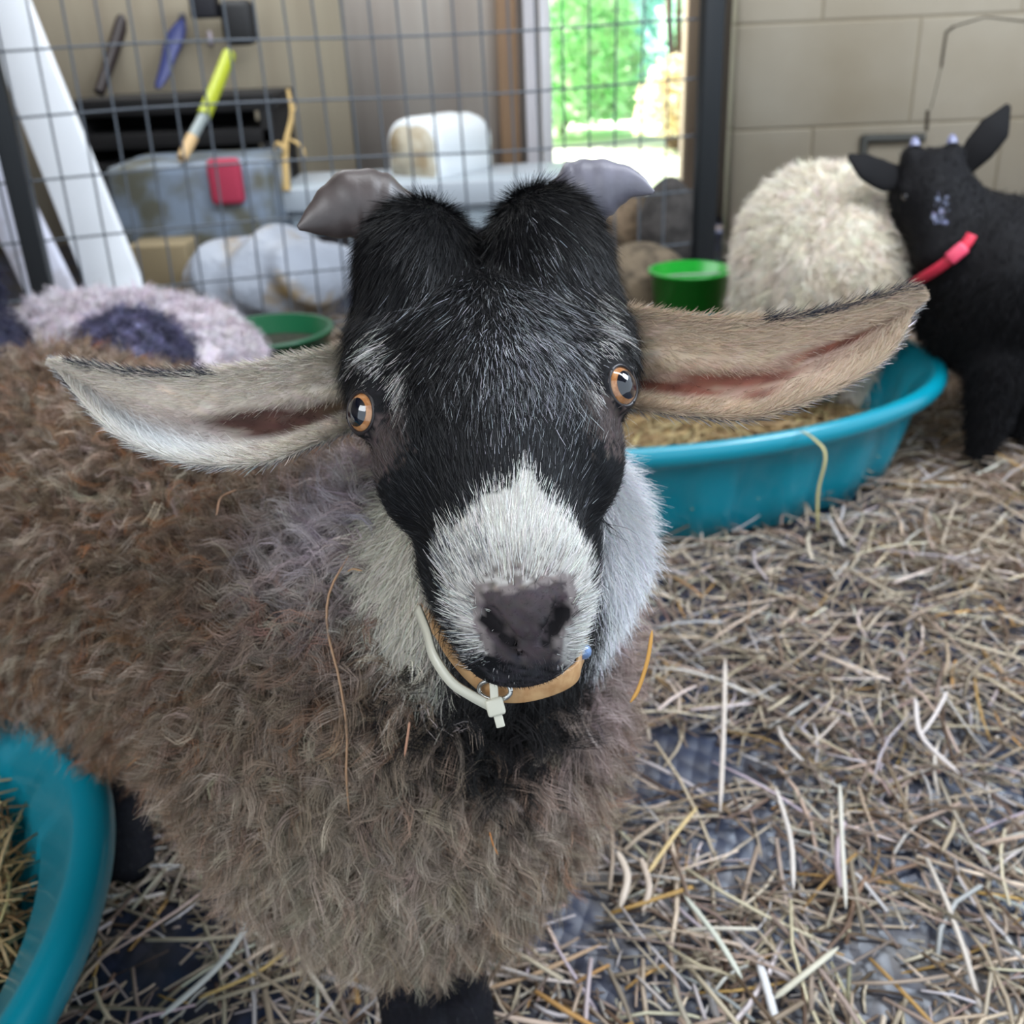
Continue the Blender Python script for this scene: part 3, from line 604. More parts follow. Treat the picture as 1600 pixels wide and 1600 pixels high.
# --- face hair
def skinpts(n, wf):
    p = sample(V, Q, n, wf); N_ = nrm(grad(goat_sdf, p)); return p, N_
def wface(c): 
    q, on, face, ck = regions(c); d = np.minimum(np.linalg.norm(q-EYE[-1], axis=1), np.linalg.norm(q-EYE[1], axis=1)); return np.where(on & (face | (q[:, 2] > -8)), 1., 0.)*(d > 1.5)*(1+1.0*(q[:, 2] > -4))
n = 130000; p, N_ = skinpts(n, wface); c = coat(p, N_); q = toL(p); u, v, w = q.T
inp = inpoly(u, v, WHP); ns = inpoly(u, v, NSP) & (w > -1.5)
D = np.outer(np.ones(n), hv)+np.outer(np.where(v < -6, u*.16, -u*.02), ha)+np.outer(np.where(v < -10.5, -.8, -.12), hw)
fl = (v > -2.2+.35*np.abs(u-.6)+rng.normal(0, .5, n)); D[fl] = np.outer((u[fl]-.4)*.11, ha)-hv*.9          # whorl: crown hair falls forward
low = v < NOSE[1]-.6; D[low] = -hv+np.outer(u[low]*.3, ha)
L = np.where(v > 4, .017, np.where(v > -3, .012, .0095))*rng.uniform(.6, 1.25, n); L = np.where(inp, L*1.05, L); L = np.where(ns, .0022, L); L = np.where((v < NOSE[1]-.4) & (w > -5), .004, L); L = np.where((np.abs(u) > 4.6) & (v < 4) , L*.6, L)
nb = inpoly(u, v, uvpoly([(680, 830), (715, 830), (715, 930), (690, 920)], .3)); L = np.where(nb, L*1.5, L)
big = strands(p, N_, D, L, c, rng.uniform(.00016, .00036, n), 3, lift=np.where(v > 4, .16, .14), curl=.0006, turns=.35, jit=.09, face=.5)
tag(mesh_np('face_hair', *big[:2], MH, goat, big[2]), kind='stuff')
# --- cheek ruff, throat, legs (straight soft hair)
def wck(c):
    q, on, face, ck = regions(c); return np.where(ck & ~face, 1., 0.)
n = 42000; p, N_ = skinpts(n, wck); c = coat(p, N_)
a_ = strands(p, N_, np.outer(np.ones(n), -hv*.9-hw*.3)+np.outer(np.sign((p-HO)@ha)*.3, ha), rng.uniform(.012, .026, n), c, .00045, 4, lift=.3, curl=.0016, turns=.7, jit=.2)
n = 16000; p, N_ = skinpts(n, lambda c: np.where((c[:, 2] < .24) & (c[:, 2] > .03), 1., 0.))
b_ = strands(p, N_, np.tile(A(0, 0, -1), (n, 1)), .008, coat(p, N_), .0006, 2, lift=.15)
v_, q_, c_ = join([a_, b_]); tag(mesh_np('soft_hair', v_, q_, MH, goat, c_), kind='stuff')
# --- wool: locks of curled fibres
def wool(sdf, V, Q, nl, per, wf, colf, L0, L1, curl, turns, width, spread=.0035, seg=6, lift=.55, down=.6, droop=.1, jit=.1):
    r = sample(V, Q, nl, wf); N_ = nrm(grad(sdf, r)); c = colf(r, N_); n = nl*per
    Dl = np.tile(A(0, 0, -down), (nl, 1))+rng.normal(0, .6, (nl, 3)); L = rng.uniform(L0, L1, nl); ph = rng.random(nl)*6.28; tu = rng.uniform(.5, 1.3, nl)*turns*np.sign(rng.normal(0, 1, nl)); cu = rng.uniform(.6, 1.3, nl)*curl; lf = np.clip(rng.normal(lift, .15, nl), .1, 1)
    rep = lambda x: np.repeat(x, per, 0)
    rr = rep(r)+rng.normal(0, spread, (n, 3)); NN = rep(N_); rr = rr-NN*np.sum((rr-rep(r))*NN, 1, keepdims=True)
    cc = rep(c)*np.exp(rng.normal(0, .12, (n, 1)))
    return strands(rr, NN, rep(Dl), rep(L)*rng.uniform(.8, 1.15, n), np.clip(cc, 0, 1), width, seg, curl=rep(cu)*rng.uniform(.8, 1.2, n), turns=rep(tu), lift=rep(lf), phase=rep(ph)+rng.normal(0, .16, n), droop=droop, jit=jit*.5, tipc=np.clip(cc*1.15, 0, 1), sink=.004)
def wwool(c):
    q, on, face, ck = regions(c); vis = np.clip(np.sum(nrm(CAM-c)*nrm(grad(goat_sdf, c)), 1)+.5, .15, 1)
    return np.where(on | ck | (c[:, 2] < .20), 0, 1.)*vis/np.linalg.norm(c-CAM, axis=1)
wv = wool(goat_sdf, V, Q, 15000, 14, wwool, coat, .020, .040, .0062, 1.15, .00055, spread=.0010, lift=.62, jit=.03)
wd_ = wool(goat_sdf, V, Q, 12000, 6, wwool, lambda p, n: coat(p, n)*.8, .010, .02, .004, .9, .0006, spread=.004, lift=.4)
v_, q_, c_ = join([wv, wd_]); tag(mesh_np('wool', v_, q_, MW, goat, c_), kind='stuff')

# ================================================================== other animals
def animal(name, loc, label, cat, sdf, lo, hi, h, colf, hair):
    t = thing(name, loc, label, cat); V, Q = surfnet(sdf, lo, hi, h, 5); V[:, 2] = np.maximum(V[:, 2], .002); mesh_np('body', V, Q, MSK, t, colf(V, None))
    v, q, c = hair(V, Q, sdf); tag(mesh_np('wool', v, q, MW, t, c), kind='stuff'); return t
# white sheep standing in the tub, seen from behind, head lowered in front of it
SO = P(1265, 418, 2.12)
def sheep_sdf(p):
    d = ell(p, SO, (.130, .25, .182)); d = smin(d, ell(p, SO+A(.0, -.08, .01), (.125, .16, .17)), .08)
    d = smin(d, cone(p, SO+A(.05, .2, .02), SO+A(.1, .42, -.08), .11, .075), .08); d = smin(d, cone(p, SO+A(.1, .42, -.08), SO+A(.13, .50, -.22), .065, .04), .04)
    for x, y in ((-.05, -.06), (.10, -.07), (-.06, .07), (.09, .08)):
        b = SO+A(x, y, -.12); d = smin(d, cone(p, b, (b[0], b[1], .05), .065, .026), .05)
    return d
def scolf(p, n):
    m = len(p); c = vary(lin(214, 206, 192), m, .08); q = p-SO
    s_ = np.clip(np.exp(-((q[:, 0]-.01)/.10)**2-((q[:, 2]+.06)/.12)**2)*(.62+.38*np.sin(q[:, 0]*60+5*np.sin(q[:, 2]*30))), 0, 1)[:, None]*.95*(q[:, 1] < 0)[:, None]
    return c*(1-s_)+s_*A(*lin(140, 116, 78))
animal('sheep', (SO[0], SO[1], 0), 'fluffy white sheep with dirty rump standing in the far teal tub', 'sheep', sheep_sdf, SO+A(-.3, -.4, -.7), SO+A(.35, .75, .35), .008, scolf,
       lambda V, Q, sdf: wool(sdf, V, Q, 9000, 6, lambda c: np.where(c[:, 2] > .2, 1., .15), scolf, .02, .045, .004, .8, .0016, spread=.006, seg=4, lift=.45, down=.8))
# black goat at the right with a red collar
KO = P(1465, 300, 1.82)                                    # between its eyes
kv = nrm(A(.02, .42, .9)); kw = nrm(A(-.15, -.9, .42)); kw = nrm(kw-kv*np.dot(kw, kv)); ka = np.cross(kv, kw); KR = np.stack([ka, kv, kw], 1)
def kW(q): return KO+np.asarray(q, float)/100@KR.T
KB0 = P(1568, 455, 1.95); KB1 = P(1900, 440, 2.1)
def kid_sdf(p):
    q = (p-KO)@KR*100; d = ell(q, (0, 2, -4.5), (6.2, 7, 6)); d = smin(d, cone(q, (0, -1, -3), (0, -10, -2.5), 4.6, 2.9), 2.5)
    for s in (-1, 1): d = smin(d, ell(q, (s*3.4, 6.8, -3), (2.2, 2.6, 2.2)), 1.0); d = smin(d, ell(q, (s*4.6, 1, -1.6), (1.6, 1.4, 1.5)), 1)
    d = smin(d, ell(q, (0, -10.5, -2.9), (3.1, 2.3, 3)), 1); d /= 100
    nb = kW((1, -1, -9)); d = smin(d, cone(p, nb, KB0+A(-.03, -.08, .05), .066, .12), .06)
    d = smin(d, cone(p, KB0, KB1, .165, .17), .06)
    for x, y in ((-.05, -.12), (.07, -.02)):
        b = KB0+A(x, y, -.1); d = smin(d, cone(p, b, (b[0], b[1], .05), .055, .026), .03)
    for x, y in ((.05, -.04), (.08, .1)):
        b = KB1+A(x, y, -.1); d = smin(d, cone(p, b, (b[0], b[1], .05), .06, .026), .03)
    return d
def kcol(p, n):
    c = vary(lin(11, 10, 13), len(p), .2); q = (p-KO)@KR*100
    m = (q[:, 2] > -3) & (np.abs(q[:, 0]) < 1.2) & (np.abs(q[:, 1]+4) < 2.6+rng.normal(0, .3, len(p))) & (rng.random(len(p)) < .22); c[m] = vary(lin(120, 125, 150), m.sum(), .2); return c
def khair(V, Q, sdf):
    n = 60000; r = sample(V, Q, n); N_ = nrm(grad(sdf, r)); q = (r-KO)@KR*100; hd = (q[:, 2] > -9) & (q[:, 1] > -15)
    D = np.where(hd[:, None], kv, A(0, 0, -1)); return strands(r, N_, D, np.where(hd, .012, .024)*rng.uniform(.7, 1.2, n), kcol(r, N_), .0016, 3, lift=np.where(hd, .15, .35), curl=np.where(hd, .0005, .003), turns=.7, jit=.2)
kid = animal('goat', (KB0[0], KB0[1], 0), 'black goat kid with a red collar standing by the block wall at right', 'goat', kid_sdf, KO+A(-.25, -.35, -.9), KO+A(.95, .75, .2), .006, kcol, khair)
def kear(pts, ws):
    p = smooth_path(pts, 16); w = np.interp(np.linspace(0, 1, 16), np.linspace(0, 1, len(ws)), ws); k = MB(); k.tube(p, w, 14, flat=.28, e0=Fv); return k.build('ear', mat('ear_skin', lin(12, 11, 13), .8, spec=.2), kid)
kear([P(1415, 278, 1.87), P(1380, 274, 1.85), P(1350, 260, 1.83), P(1326, 243, 1.82)], [.020, .030, .026, .005])
kear([P(1502, 266, 1.87), P(1530, 232, 1.85), P(1555, 200, 1.84), P(1576, 164, 1.84)], [.018, .028, .028, .005])
for s in (-1, 1):
    k = MB(); k.lathe([(.010*math.sin(x)+1e-5, .010*math.cos(x)) for x in np.linspace(0, 1.6, 10)], kW((s*5.0, 0, -1.2)), 16, frame((A(s*.7, 0, .7)@KR.T))); k.build('eye', mat('kid_eye', lin(30, 26, 30), .1, coat=1), kid)
    k = MB(); k.lathe([(.012*math.cos(x)*.8+1e-5, .018*math.sin(x)) for x in np.linspace(0, 1.57, 8)], kW((s*3.2, 9.0, -2.2)), 14, frame(kv)); k.build('horn_bud', mat('horn_bud', lin(110, 112, 140), .35), kid)
# pale woolly sheep lying behind, with a dark curly head, and the dark rump at the left edge
LO = P(225, 578, 1.72)
def lamb_sdf(p):
    d = ell(p, LO+A(-.03, .04, -.0), (.195, .15, .11)); d = smin(d, ell(p, LO+A(.10, .0, -.04), (.09, .11, .11)), .06)
    d = smin(d, ell(p, LO+A(-.12, .0, .0), (.12, .12, .11)), .06)
    d = smin(d, ell(p, LO+A(.03, -.13, .055), (.075, .085, .070)), .03); d = smin(d, cone(p, LO+A(.03, -.17, .03), LO+A(.06, -.22, -.06), .055, .032), .03)
    for x, y in ((-.15, -.02), (-.13, .12), (.13, -.03), (.12, .1)): b = LO+A(x, y, -.06); d = smin(d, cone(p, b, (b[0], b[1], .04), .05, .025), .04)
    return d
def lcol(p, n):
    q = p-LO; c = vary(lin(196, 186, 192), len(p), .10); h = (np.linalg.norm((q-A(.035, -.14, .05))/A(1, 1.15, 1.1), axis=1) < .098) | (q[:, 1] < -.13); c[h] = vary(lin(70, 68, 90), h.sum(), .5); return c
lamb = animal('sheep', (LO[0], LO[1], 0), 'pale grey curly sheep with dark grey head below the wire fence at left', 'sheep', lamb_sdf, LO+A(-.34, -.34, -.62), LO+A(.34, .28, .2), .007, lcol,
       lambda V, Q, sdf: wool(sdf, V, Q, 7000, 8, None, lcol, .016, .036, .006, 1.2, .0013, spread=.004, seg=5, lift=.55))
for s in (-1, 1):
    k = MB(); k.tube(smooth_path([LO+A(.02+s*.06, -.14, .02), LO+A(.02+s*.10, -.15, .01), LO+A(.02+s*.135, -.15, -.02)], 10), [.01, .017, .02, .022, .023, .023, .021, .018, .013, .004], 12, flat=.3); k.build('ear', mat('lamb_ear', lin(64, 60, 76), .8), lamb)
DO = P(-75, 580, 1.35)
def dark_sdf(p):
    d = ell(p, DO+A(-.10, .05, -.02), (.145, .24, .09)); d = smin(d, ell(p, DO+A(-.12, .28, .05), (.06, .10, .06)), .05)
    for x, y in ((-.16, -.08), (-.05, -.08), (-.16, .17), (-.05, .17)): b = DO+A(x, y, -.04); d = smin(d, cone(p, b, (b[0], b[1], .04), .05, .025), .04)
    return d
dcol = lambda p, n: vary(lin(38, 38, 56), len(p), .2)
animal('sheep', (DO[0]-.1, DO[1], 0), 'dark woolly sheep cut off by the left edge of the picture', 'sheep', dark_sdf, DO+A(-.3, -.3, -.62), DO+A(.12, .46, .2), .009, dcol,
       lambda V, Q, sdf: wool(sdf, V, Q, 2500, 6, None, dcol, .016, .03, .005, 1.1, .0014, spread=.004, seg=4))

# ================================================================== things in the pen
def tub_mat(name, c): return mat(name, c, .28, coat=.25, bump=(14, .12, .004))
TEAL = tub_mat('teal_plastic', lin(0, 126, 146))
def pool(c, R, h, label, ribs=22, fill=.05, sy=1., ro=0.):
    OV = lambda V: ((np.asarray(V)-c)*A(1, sy, 1))@Rz(ro).T+c
    t = thing('wading_tub', c, label, 'tub'); rb = R-.022
    def mod(i, a): return 0.006*np.tanh(6*np.cos(a*ribs))*(.15 if (i in (0, 5, 6)) else 1) if i < 8 else -0.006*np.tanh(6*np.cos(a*ribs))*0
    k = MB(); rr = .019
    prof = [(.02, .004), (rb-.09, .004), (rb-.07, .012), (rb-.05, h*.35), (rb-.035, h*.62), (rb-.02, h*.88), (rb-.008, h-.022)]
    prof += [(R-.012+rr*math.cos(x), h-.014+rr*math.sin(x)) for x in np.linspace(-2.0, 2.75, 14)]
    prof += [(rb-.04, h*.8), (rb-.06, h*.4), (rb-.08, .022), (.02, .018)]
    def mod2(i, a):
        if i in (2, 3, 4): return .010*np.tanh(5*np.cos(a*ribs))
        if i in (22, 23): return .008*np.tanh(5*np.cos(a*ribs))
        return 0*a
    k.lathe(prof, c, 264, mod=mod2); k.V = [OV(v) for v in k.V]; o = k.build('tub_body', TEAL, t)
    n = 6500; a = rng.uniform(0, 6.28, n); r = np.sqrt(rng.random(n))*(R-(.12 if fill < .1 else .085)); p = np.stack([c[0]+r*np.cos(a), c[1]+r*np.sin(a), .03+(rng.random(n)*.5+.5)*fill], 1)
    p = OV(p); V, Q, C = straw_mesh(p, rng.uniform(.03, .13, n)*.8, rng.uniform(.002, .004, n), rng.uniform(0, 6.28, n), rng.normal(0, .12, n), rng.normal(0, .3, n), vary(np.array([lin(176, 150, 108), lin(150, 122, 82), lin(112, 84, 52), lin(196, 176, 130)])[rng.integers(0, 4, n)], n, .15))
    V2 = MB(); th = np.linspace(0, 2*np.pi, 60)[:-1]; V2.lathe([(.02, .03+fill*.6), (R*.6, .03+fill*.55), (R-.11, .03+fill*.4)], c, 60); V2.V = [OV(v) for v in V2.V]
    o = mesh_np('hay', V, Q, MST, None, C, smooth=False, origin=c); tag(o, 'dry brown hay heaped inside the ' + ('far' if c[0] > 0 else 'near left') + ' teal tub', 'hay', kind='stuff')
    o = V2.build('hay_bed', mat('hay_bed', lin(96, 72, 46), .95, noise=(40, lin(130, 100, 66), .4, .6)), t); tag(o, 'matted brown hay bed')
    return t
pool(A(.215, 1.90, 0), .635, .205, 'oval teal plastic tub with ribbed wall under the white sheep', 22, .06, .64, .12)
pool(A(-.815, .565, 0), .465, .20, 'round teal plastic tub holding hay at the lower left corner', 18, .125)
# stalk hanging over the rim of the far tub
RIM = [P(1250, 672, 1.66), P(1272, 686, 1.60), P(1290, 712, 1.585), P(1278, 770, 1.60), P(1278, 832, 1.62)]
stalk(RIM, .006, lin(170, 160, 110), 'thin dry stalk hanging down over the rim of the far teal tub')
# stalks caught in the goat's wool
def surf(px, py, off=.022, sdf=None):
    sdf = sdf or goat_sdf; d = .3 if sdf is goat_sdf else 1.4; r = ray(px, py)
    for _ in range(80):
        v = float(sdf((CAM+d*r)[None])[0])-off
        if v < .0004 or d > 2.4: break
        d += v*.8
    return CAM+d*r
stalk([surf(545, 868), surf(515, 925), surf(512, 985), surf(530, 1060), surf(542, 1140), surf(541, 1210), surf(546, 1276)], .0028, lin(176, 138, 106), 'long curved tan stalk caught in the wool of the brown goat', 'hay_stalk')
stalk([surf(543, 893), surf(552, 889), surf(566, 892)], .0016, lin(176, 140, 104), 'short tan side twig at the top of the long stalk in the wool', 'hay_stalk')
stalk([surf(640, 1128, .028), surf(637, 1150, .028), surf(632, 1182, .028)], .003, lin(200, 150, 122), 'short pinkish stalk stub in the wool of the chest', 'hay_stalk')
stalk([surf(1019, 985, .04), surf(1012, 1030, .04), surf(998, 1075, .04), surf(985, 1098, .04)], .0015, lin(200, 146, 66), 'golden stalk sticking out of the wool right of the muzzle', 'hay_stalk')
stalk([surf(765, 1300, .028), surf(770, 1318, .028), surf(778, 1336, .028)], .0016, lin(200, 130, 70), 'small orange stalk bit low in the chest wool', 'hay_stalk')
stalk([surf(370, 765, .028), surf(345, 778, .028), surf(338, 806, .028)], .0026, lin(140, 106, 82), 'short curved brown stalk in the wool under the left ear', 'hay_stalk')
# collar and cable tie
t = thing('collar', P(790, 1075, .50), 'tan leather strap collar under the chin of the brown goat', 'collar')
k = MB(); pts = smooth_path([P(655, 955, .53), P(680, 978, .508), P(700, 1010, .494), P(735, 1050, .485), P(775, 1078, .481), P(815, 1082, .480), P(865, 1070, .483), P(898, 1052, .492), P(906, 1030, .505), P(915, 1005, .53), P(925, 985, .56)], 60)
R_ = .0052; V = []; T = nrm(np.gradient(pts, axis=0)); up = nrm(camvec(0, .85, .3))
for i in range(60):
    a = nrm(up-T[i]*np.dot(up, T[i])); b = np.cross(T[i], a)
    for x, y in ((-1, -1), (1, -1), (1, 1), (-1, 1)): V.append(pts[i]+a*x*.0052+b*y*.0011)
k.add(V, [[4*i+j, 4*i+(j+1) % 4, 4*i+4+(j+1) % 4, 4*i+4+j] for i in range(59) for j in range(4)]+[[3, 2, 1, 0], [236, 237, 238, 239]])
bevel(k.build('strap', mat('tan_leather', lin(202, 160, 112), .6, noise=(120, lin(176, 130, 84), .4, .65), bump=(300, .3, .0006)), t, smooth=False), .0008)
k = MB(); rc = P(773, 1078, .477); th = np.linspace(0, 2*np.pi, 25); k.tube([rc+camvec(.0075*math.cos(x), .0045*math.sin(x), .003*math.cos(x)) for x in th], .0012, 8, cap=False); k.build('ring', mat('steel_ring', lin(200, 200, 196), .25, metal=.9), t)
k = MB(); k.lathe([(.004*math.sin(x)+1e-5, .004*math.cos(x)) for x in np.linspace(0, 3.14, 10)], P(912, 1018, .507), 14); k.build('buckle_rivet', mat('blue_rivet', lin(130, 160, 205), .2, metal=.3), t)
t = thing('cable_tie', P(770, 1105, .478), 'translucent white cable tie looped through the goat collar', 'cable tie')
k = MB(); pts = smooth_path([P(652, 950, .50), P(666, 985, .486), P(678, 1025, .478), P(705, 1065, .474), P(735, 1086, .473), P(768, 1104, .475)], 40); V = []; T = nrm(np.gradient(pts, axis=0)); up = nrm(camvec(.5, .8, .2))
for i in range(40):
    a = nrm(up-T[i]*np.dot(up, T[i])); b = np.cross(T[i], a)
    for x, y in ((-1, -1), (1, -1), (1, 1), (-1, 1)): V.append(pts[i]+a*x*.0023+b*y*.0008)
k.add(V, [[4*i+j, 4*i+(j+1) % 4, 4*i+4+(j+1) % 4, 4*i+4+j] for i in range(39) for j in range(4)]+[[3, 2, 1, 0], [156, 157, 158, 159]])
MZ = mat('nylon', lin(206, 202, 184), .35, coat=.3)
k.build('band', MZ, t, smooth=False)
R = np.stack([camvec(.95, .25, 0), camvec(-.25, .95, 0), camvec(0, 0, 1)], 1)
k = MB(); k.box(P(774, 1104, .474), (.0085, .0085, .005), R); bevel(k.build('lock_head', MZ, t, smooth=False), .0012)
k = MB(); k.box(P(779, 1122, .474), (.0042, .009, .0016), R); k.box(P(772, 1082, .474), (.004, .010, .0018), R@Rz(-.2)); bevel(k.build('tail', MZ, t, smooth=False), .0005)
# red collar of the kid
t = thing('collar', KO+A(.05, .05, -.2), 'bright red collar around the neck of the black goat kid', 'collar')
pts = [surf(x, y, .010, kid_sdf) for x, y in ((1424, 446), (1440, 434), (1458, 423), (1476, 411), (1493, 398), (1508, 384), (1519, 368))]
pts = smooth_path(pts, 30); T = nrm(np.gradient(pts, axis=0)); NR = nrm(grad(kid_sdf, pts)); V = []
for i in range(30):
    b = NR[i]; a = np.cross(T[i], b)
    for x, y in ((-1, -1), (1, -1), (1, 1), (-1, 1)): V.append(pts[i]+a*x*.009+b*(y*.002+.004))
k = MB(); k.add(V, [[4*i+j, 4*i+(j+1) % 4, 4*i+4+(j+1) % 4, 4*i+4+j] for i in range(29) for j in range(4)]+[[3, 2, 1, 0], [116, 117, 118, 119]])
k.build('strap', mat('red_nylon', lin(196, 40, 66), .5), t)
c = pts[20]+NR[20]*.01; k = MB(); k.box(c, (.034, .024, .012), np.stack([T[20], np.cross(NR[20], T[20]), NR[20]], 1)); bevel(k.build('buckle', mat('red_plastic', lin(206, 62, 92), .4), t, smooth=False), .004)
# green bucket by the post
def bucket(c, r0, r1, h, col, label, handle=True, name='bucket', cat='bucket'):
    t = thing(name, c, label, cat); k = MB(); k.lathe([(.005, .004), (r0, .004), (r1, h), (r1+.008, h), (r1+.008, h+.008), (r1-.004, h+.008), (r0-.004, .01), (.005, .01)], c, 48)
    k.build('bucket_body', mat('bucket_plastic', col, .35, coat=.2), t)
    if handle: k = MB(); k.tube([A(*c)+A(r1*math.cos(x), -.01-.07*math.sin(x), h-.01+.02*math.sin(x)) for x in np.linspace(0, math.pi, 20)], .003, 6); k.build('handle', mat('wire_handle', lin(160, 160, 160), .4, metal=.7), t)
    return t
gb = G(1085, 434, .21); bucket((gb[0]+.01, gb[1]+.12, 0), .085, .105, .20, lin(8, 140, 34), 'bright green bucket at the foot of the black fence post')
# dark tub with a green rim behind the left ear
gb = G(420, 516, .165); bucket((gb[0], gb[1], 0), .13, .15, .16, lin(16, 84, 52), 'round green rimmed feed tub left of the brown goat head', False, 'feed_tub', 'tub')
k = MB(); k.lathe([(.005, .135), (.08, .13), (.140, .12)], (gb[0], gb[1], 0), 40); o = k.build('feed', mat('dark_feed', lin(26, 30, 22), .9, noise=(60, lin(54, 58, 38), .45, .6))); tag(o, 'dark green feed filling the green rimmed tub', 'feed', kind='stuff')
# dirt and hay mound with stones near the doorway, and bracket on the wall
def lump(c, r, col, name, label, cat, seed, sc=(1, 1, .7)):
    rg = np.random.default_rng(seed); sd = rg.normal(0, 1, (6, 3))*2.2; ph = rg.random(6)*6
    f = lambda p: ell(p, c, np.array(sc)*r)+sum(np.sin((p-np.array(c))@(sd[i]/r)+ph[i]) for i in range(6))*r*.04
    V, Q = surfnet(f, np.array(c)-r*1.6, np.array(c)+r*1.6, r/9, 4)
    V[:, 2] = np.maximum(V[:, 2], -.01); o = mesh_np(name, V, Q, mat(name, lin(*col), .9, noise=(22, tuple(v*.5 for v in lin(*col)), .42, .6), bump=(60, .8, .01)), None, origin=(c[0], c[1], 0)); return tag(o, label, cat)
a = P(1005, 440, 3.0); lump((a[0], a[1], .06), .17, (112, 98, 80), 'dirt_pile', 'lumpy brown dirt and hay heap right of the goat head by the fence', 'dirt pile', 1, (1, .7, 1.1))
a = P(1048, 385, 3.45); lump((a[0], a[1], .20), .13, (78, 74, 72), 'grey_rock', 'dark grey rock left of the black post behind the fence', 'rock', 2, (.8, .8, 1.2))
a = P(985, 380, 3.7); lump((a[0], a[1], .16), .12, (138, 118, 96), 'tan_rock', 'tan brown rock beyond the fence under the right horn', 'rock', 3, (1, .8, 1.1))
t = thing('wall_bracket', onplane(1350, 230, WRP, WRN), 'dark metal bracket on the block wall behind the black kid', 'bracket')
k = MB(); R = Rz(0)
p0 = onplane(1345, 216, WRP, WRN); p1 = onplane(1440, 214, WRP, WRN); k.tube([p0+A(0, -.02, 0), p1+A(0, -.02, 0)], .013, 8); k.build('rail', mat('bracket_steel', lin(54, 54, 50), .6), t)
k = MB(); k.tube([onplane(1347, 212, WRP, WRN)+A(0, -.02, 0), onplane(1344, 248, WRP, WRN)+A(0, -.02, 0)], .013, 8); k.build('arm', mat('bracket_steel2', lin(54, 54, 50), .6), t)
# ================================================================== beyond the fence
def plank(a, b, w, th, m, label, name='plank', facing=None, col=None):
    a = A(*a); b = A(*b); d = nrm(b-a); k = MB(); R = frame(d, facing if facing is not None else A(0, -1, 0)); k.box((a+b)/2, (w, th, np.linalg.norm(b-a)), R)
    o = k.build(name, m, smooth=False, origin=a); bevel(o, min(th, w)*.2); return tag(o, label, 'plank') if label else o
MWH = mat('white_board', lin(236, 240, 246), .45); MWH2 = mat('white_board_worn', lin(214, 216, 232), .6, noise=(7, lin(160, 150, 150), .5, .75))
def ext(a, b, z=.0): d = (b-a)/(b[2]-a[2]); return b+d*(z-b[2])
a, b = P(-20, -60, 3.15), P(196, 485, 2.98); b = ext(a, b, .02); a = a+(a-b)*.12
plank(a, b, .165, .03, MWH, 'wide bright white board leaning behind the left part of the fence', 'white_board')
a, b = P(-110, 60, 3.2), P(92, 480, 3.0); b = ext(a, b, .02); a = a+(a-b)*.2
plank(a, b, .15, .03, MWH2, 'narrow worn white board leaning left of the wide bright one', 'white_board')
a, b = P(60, -40, 3.3), P(226, 480, 3.05); b = ext(a, b, .02); a = a+(a-b)*.1
# second edge of the board catches the light
def rod(pts, rad, col, label, name, cat, n=10, rough=.5, th_parts=None):
    k = MB(); p = smooth_path(pts, 14); k.tube(p, rad, n); o = k.build(name, mat(name+'_paint', col, rough), origin=p[-1]); return tag(o, label, cat)
rod([P(208, -30, 4.3), P(180, 70, 4.25), P(155, 145, 4.2)], np.linspace(.030, .022, 14), lin(44, 34, 34), 'dark brown wooden handle leaning against the left wall boards', 'wooden_pole', 'pole')
t = thing('shovel', P(255, 120, 4.2), 'blue handled tool leaning beside the dark brown handle', 'tool')
k = MB(); k.tube(smooth_path([P(284, 30, 4.25), P(270, 70, 4.2), P(256, 115, 4.15), P(246, 138, 4.12)], 12), [.012, .03, .042, .045, .042, .036, .032, .03, .028, .025, .02, .012], 10, flat=.4); k.build('blade', mat('blue_plastic', lin(34, 46, 104), .5), t)
k = MB(); k.tube([P(284, 32, 4.25), P(310, -60, 4.4)], .016, 8); k.build('handle', mat('shaft', lin(60, 60, 70), .5), t)
t = thing('paint_pole', P(285, 245, 3.7), 'yellow handled pole with pale tip leaning over the dark shelf', 'tool')
k = MB(); k.tube([P(358, 85, 3.6), P(345, 118, 3.56), P(318, 182, 3.48)], .024, 12); k.build('grip', mat('yellow_grip', lin(176, 186, 44), .45), t)
k = MB(); k.tube([P(318, 182, 3.48), P(300, 215, 3.42)], .018, 10); k.build('shaft', mat('grey_shaft', lin(150, 160, 160), .4), t)
k = MB(); k.tube([P(300, 215, 3.42), P(284, 248, 3.38)], [.021, .017], 10); k.build('tip', mat('orange_tip', lin(214, 180, 130), .5), t)
# dark shelf of clutter
SY = 4.0
def pbox(x0, y0, x1, y1, Y, dep, name, col, label, cat, rough=.6, zb=None, noise=None, bev=.01, **kw):
    n = A(0, -1, 0); a = onplane(x0, y0, A(0, Y, 0), n); b = onplane(x1, y1, A(0, Y, 0), n)
    zt = a[2]; z0 = b[2] if zb is None else zb; k = MB(); k.box(((a[0]+b[0])/2, Y+dep/2, (zt+z0)/2), (b[0]-a[0], dep, zt-z0))
    o = k.build(name, mat(name+'_m', col, rough, noise=noise, **kw), smooth=False, origin=((a[0]+b[0])/2, Y+dep/2, z0)); bevel(o, bev, 3); return tag(o, label, cat)
t = thing('shelf', onplane(250, 250, A(0, SY, 0), A(0, -1, 0))*A(1, 1, 0), 'black open shelf unit behind the fence under the tools', 'shelf')
def pb2(x0, y0, x1, y1, Y, dep, name, m, par):
    n = A(0, -1, 0); a = onplane(x0, y0, A(0, Y, 0), n); b = onplane(x1, y1, A(0, Y, 0), n); k = MB(); k.box(((a[0]+b[0])/2, Y+dep/2, (a[2]+b[2])/2), (b[0]-a[0], dep, abs(a[2]-b[2]))); return bevel(k.build(name, m, par, smooth=False), .006)
MSH = mat('shelf_black', lin(16, 14, 15), .8)
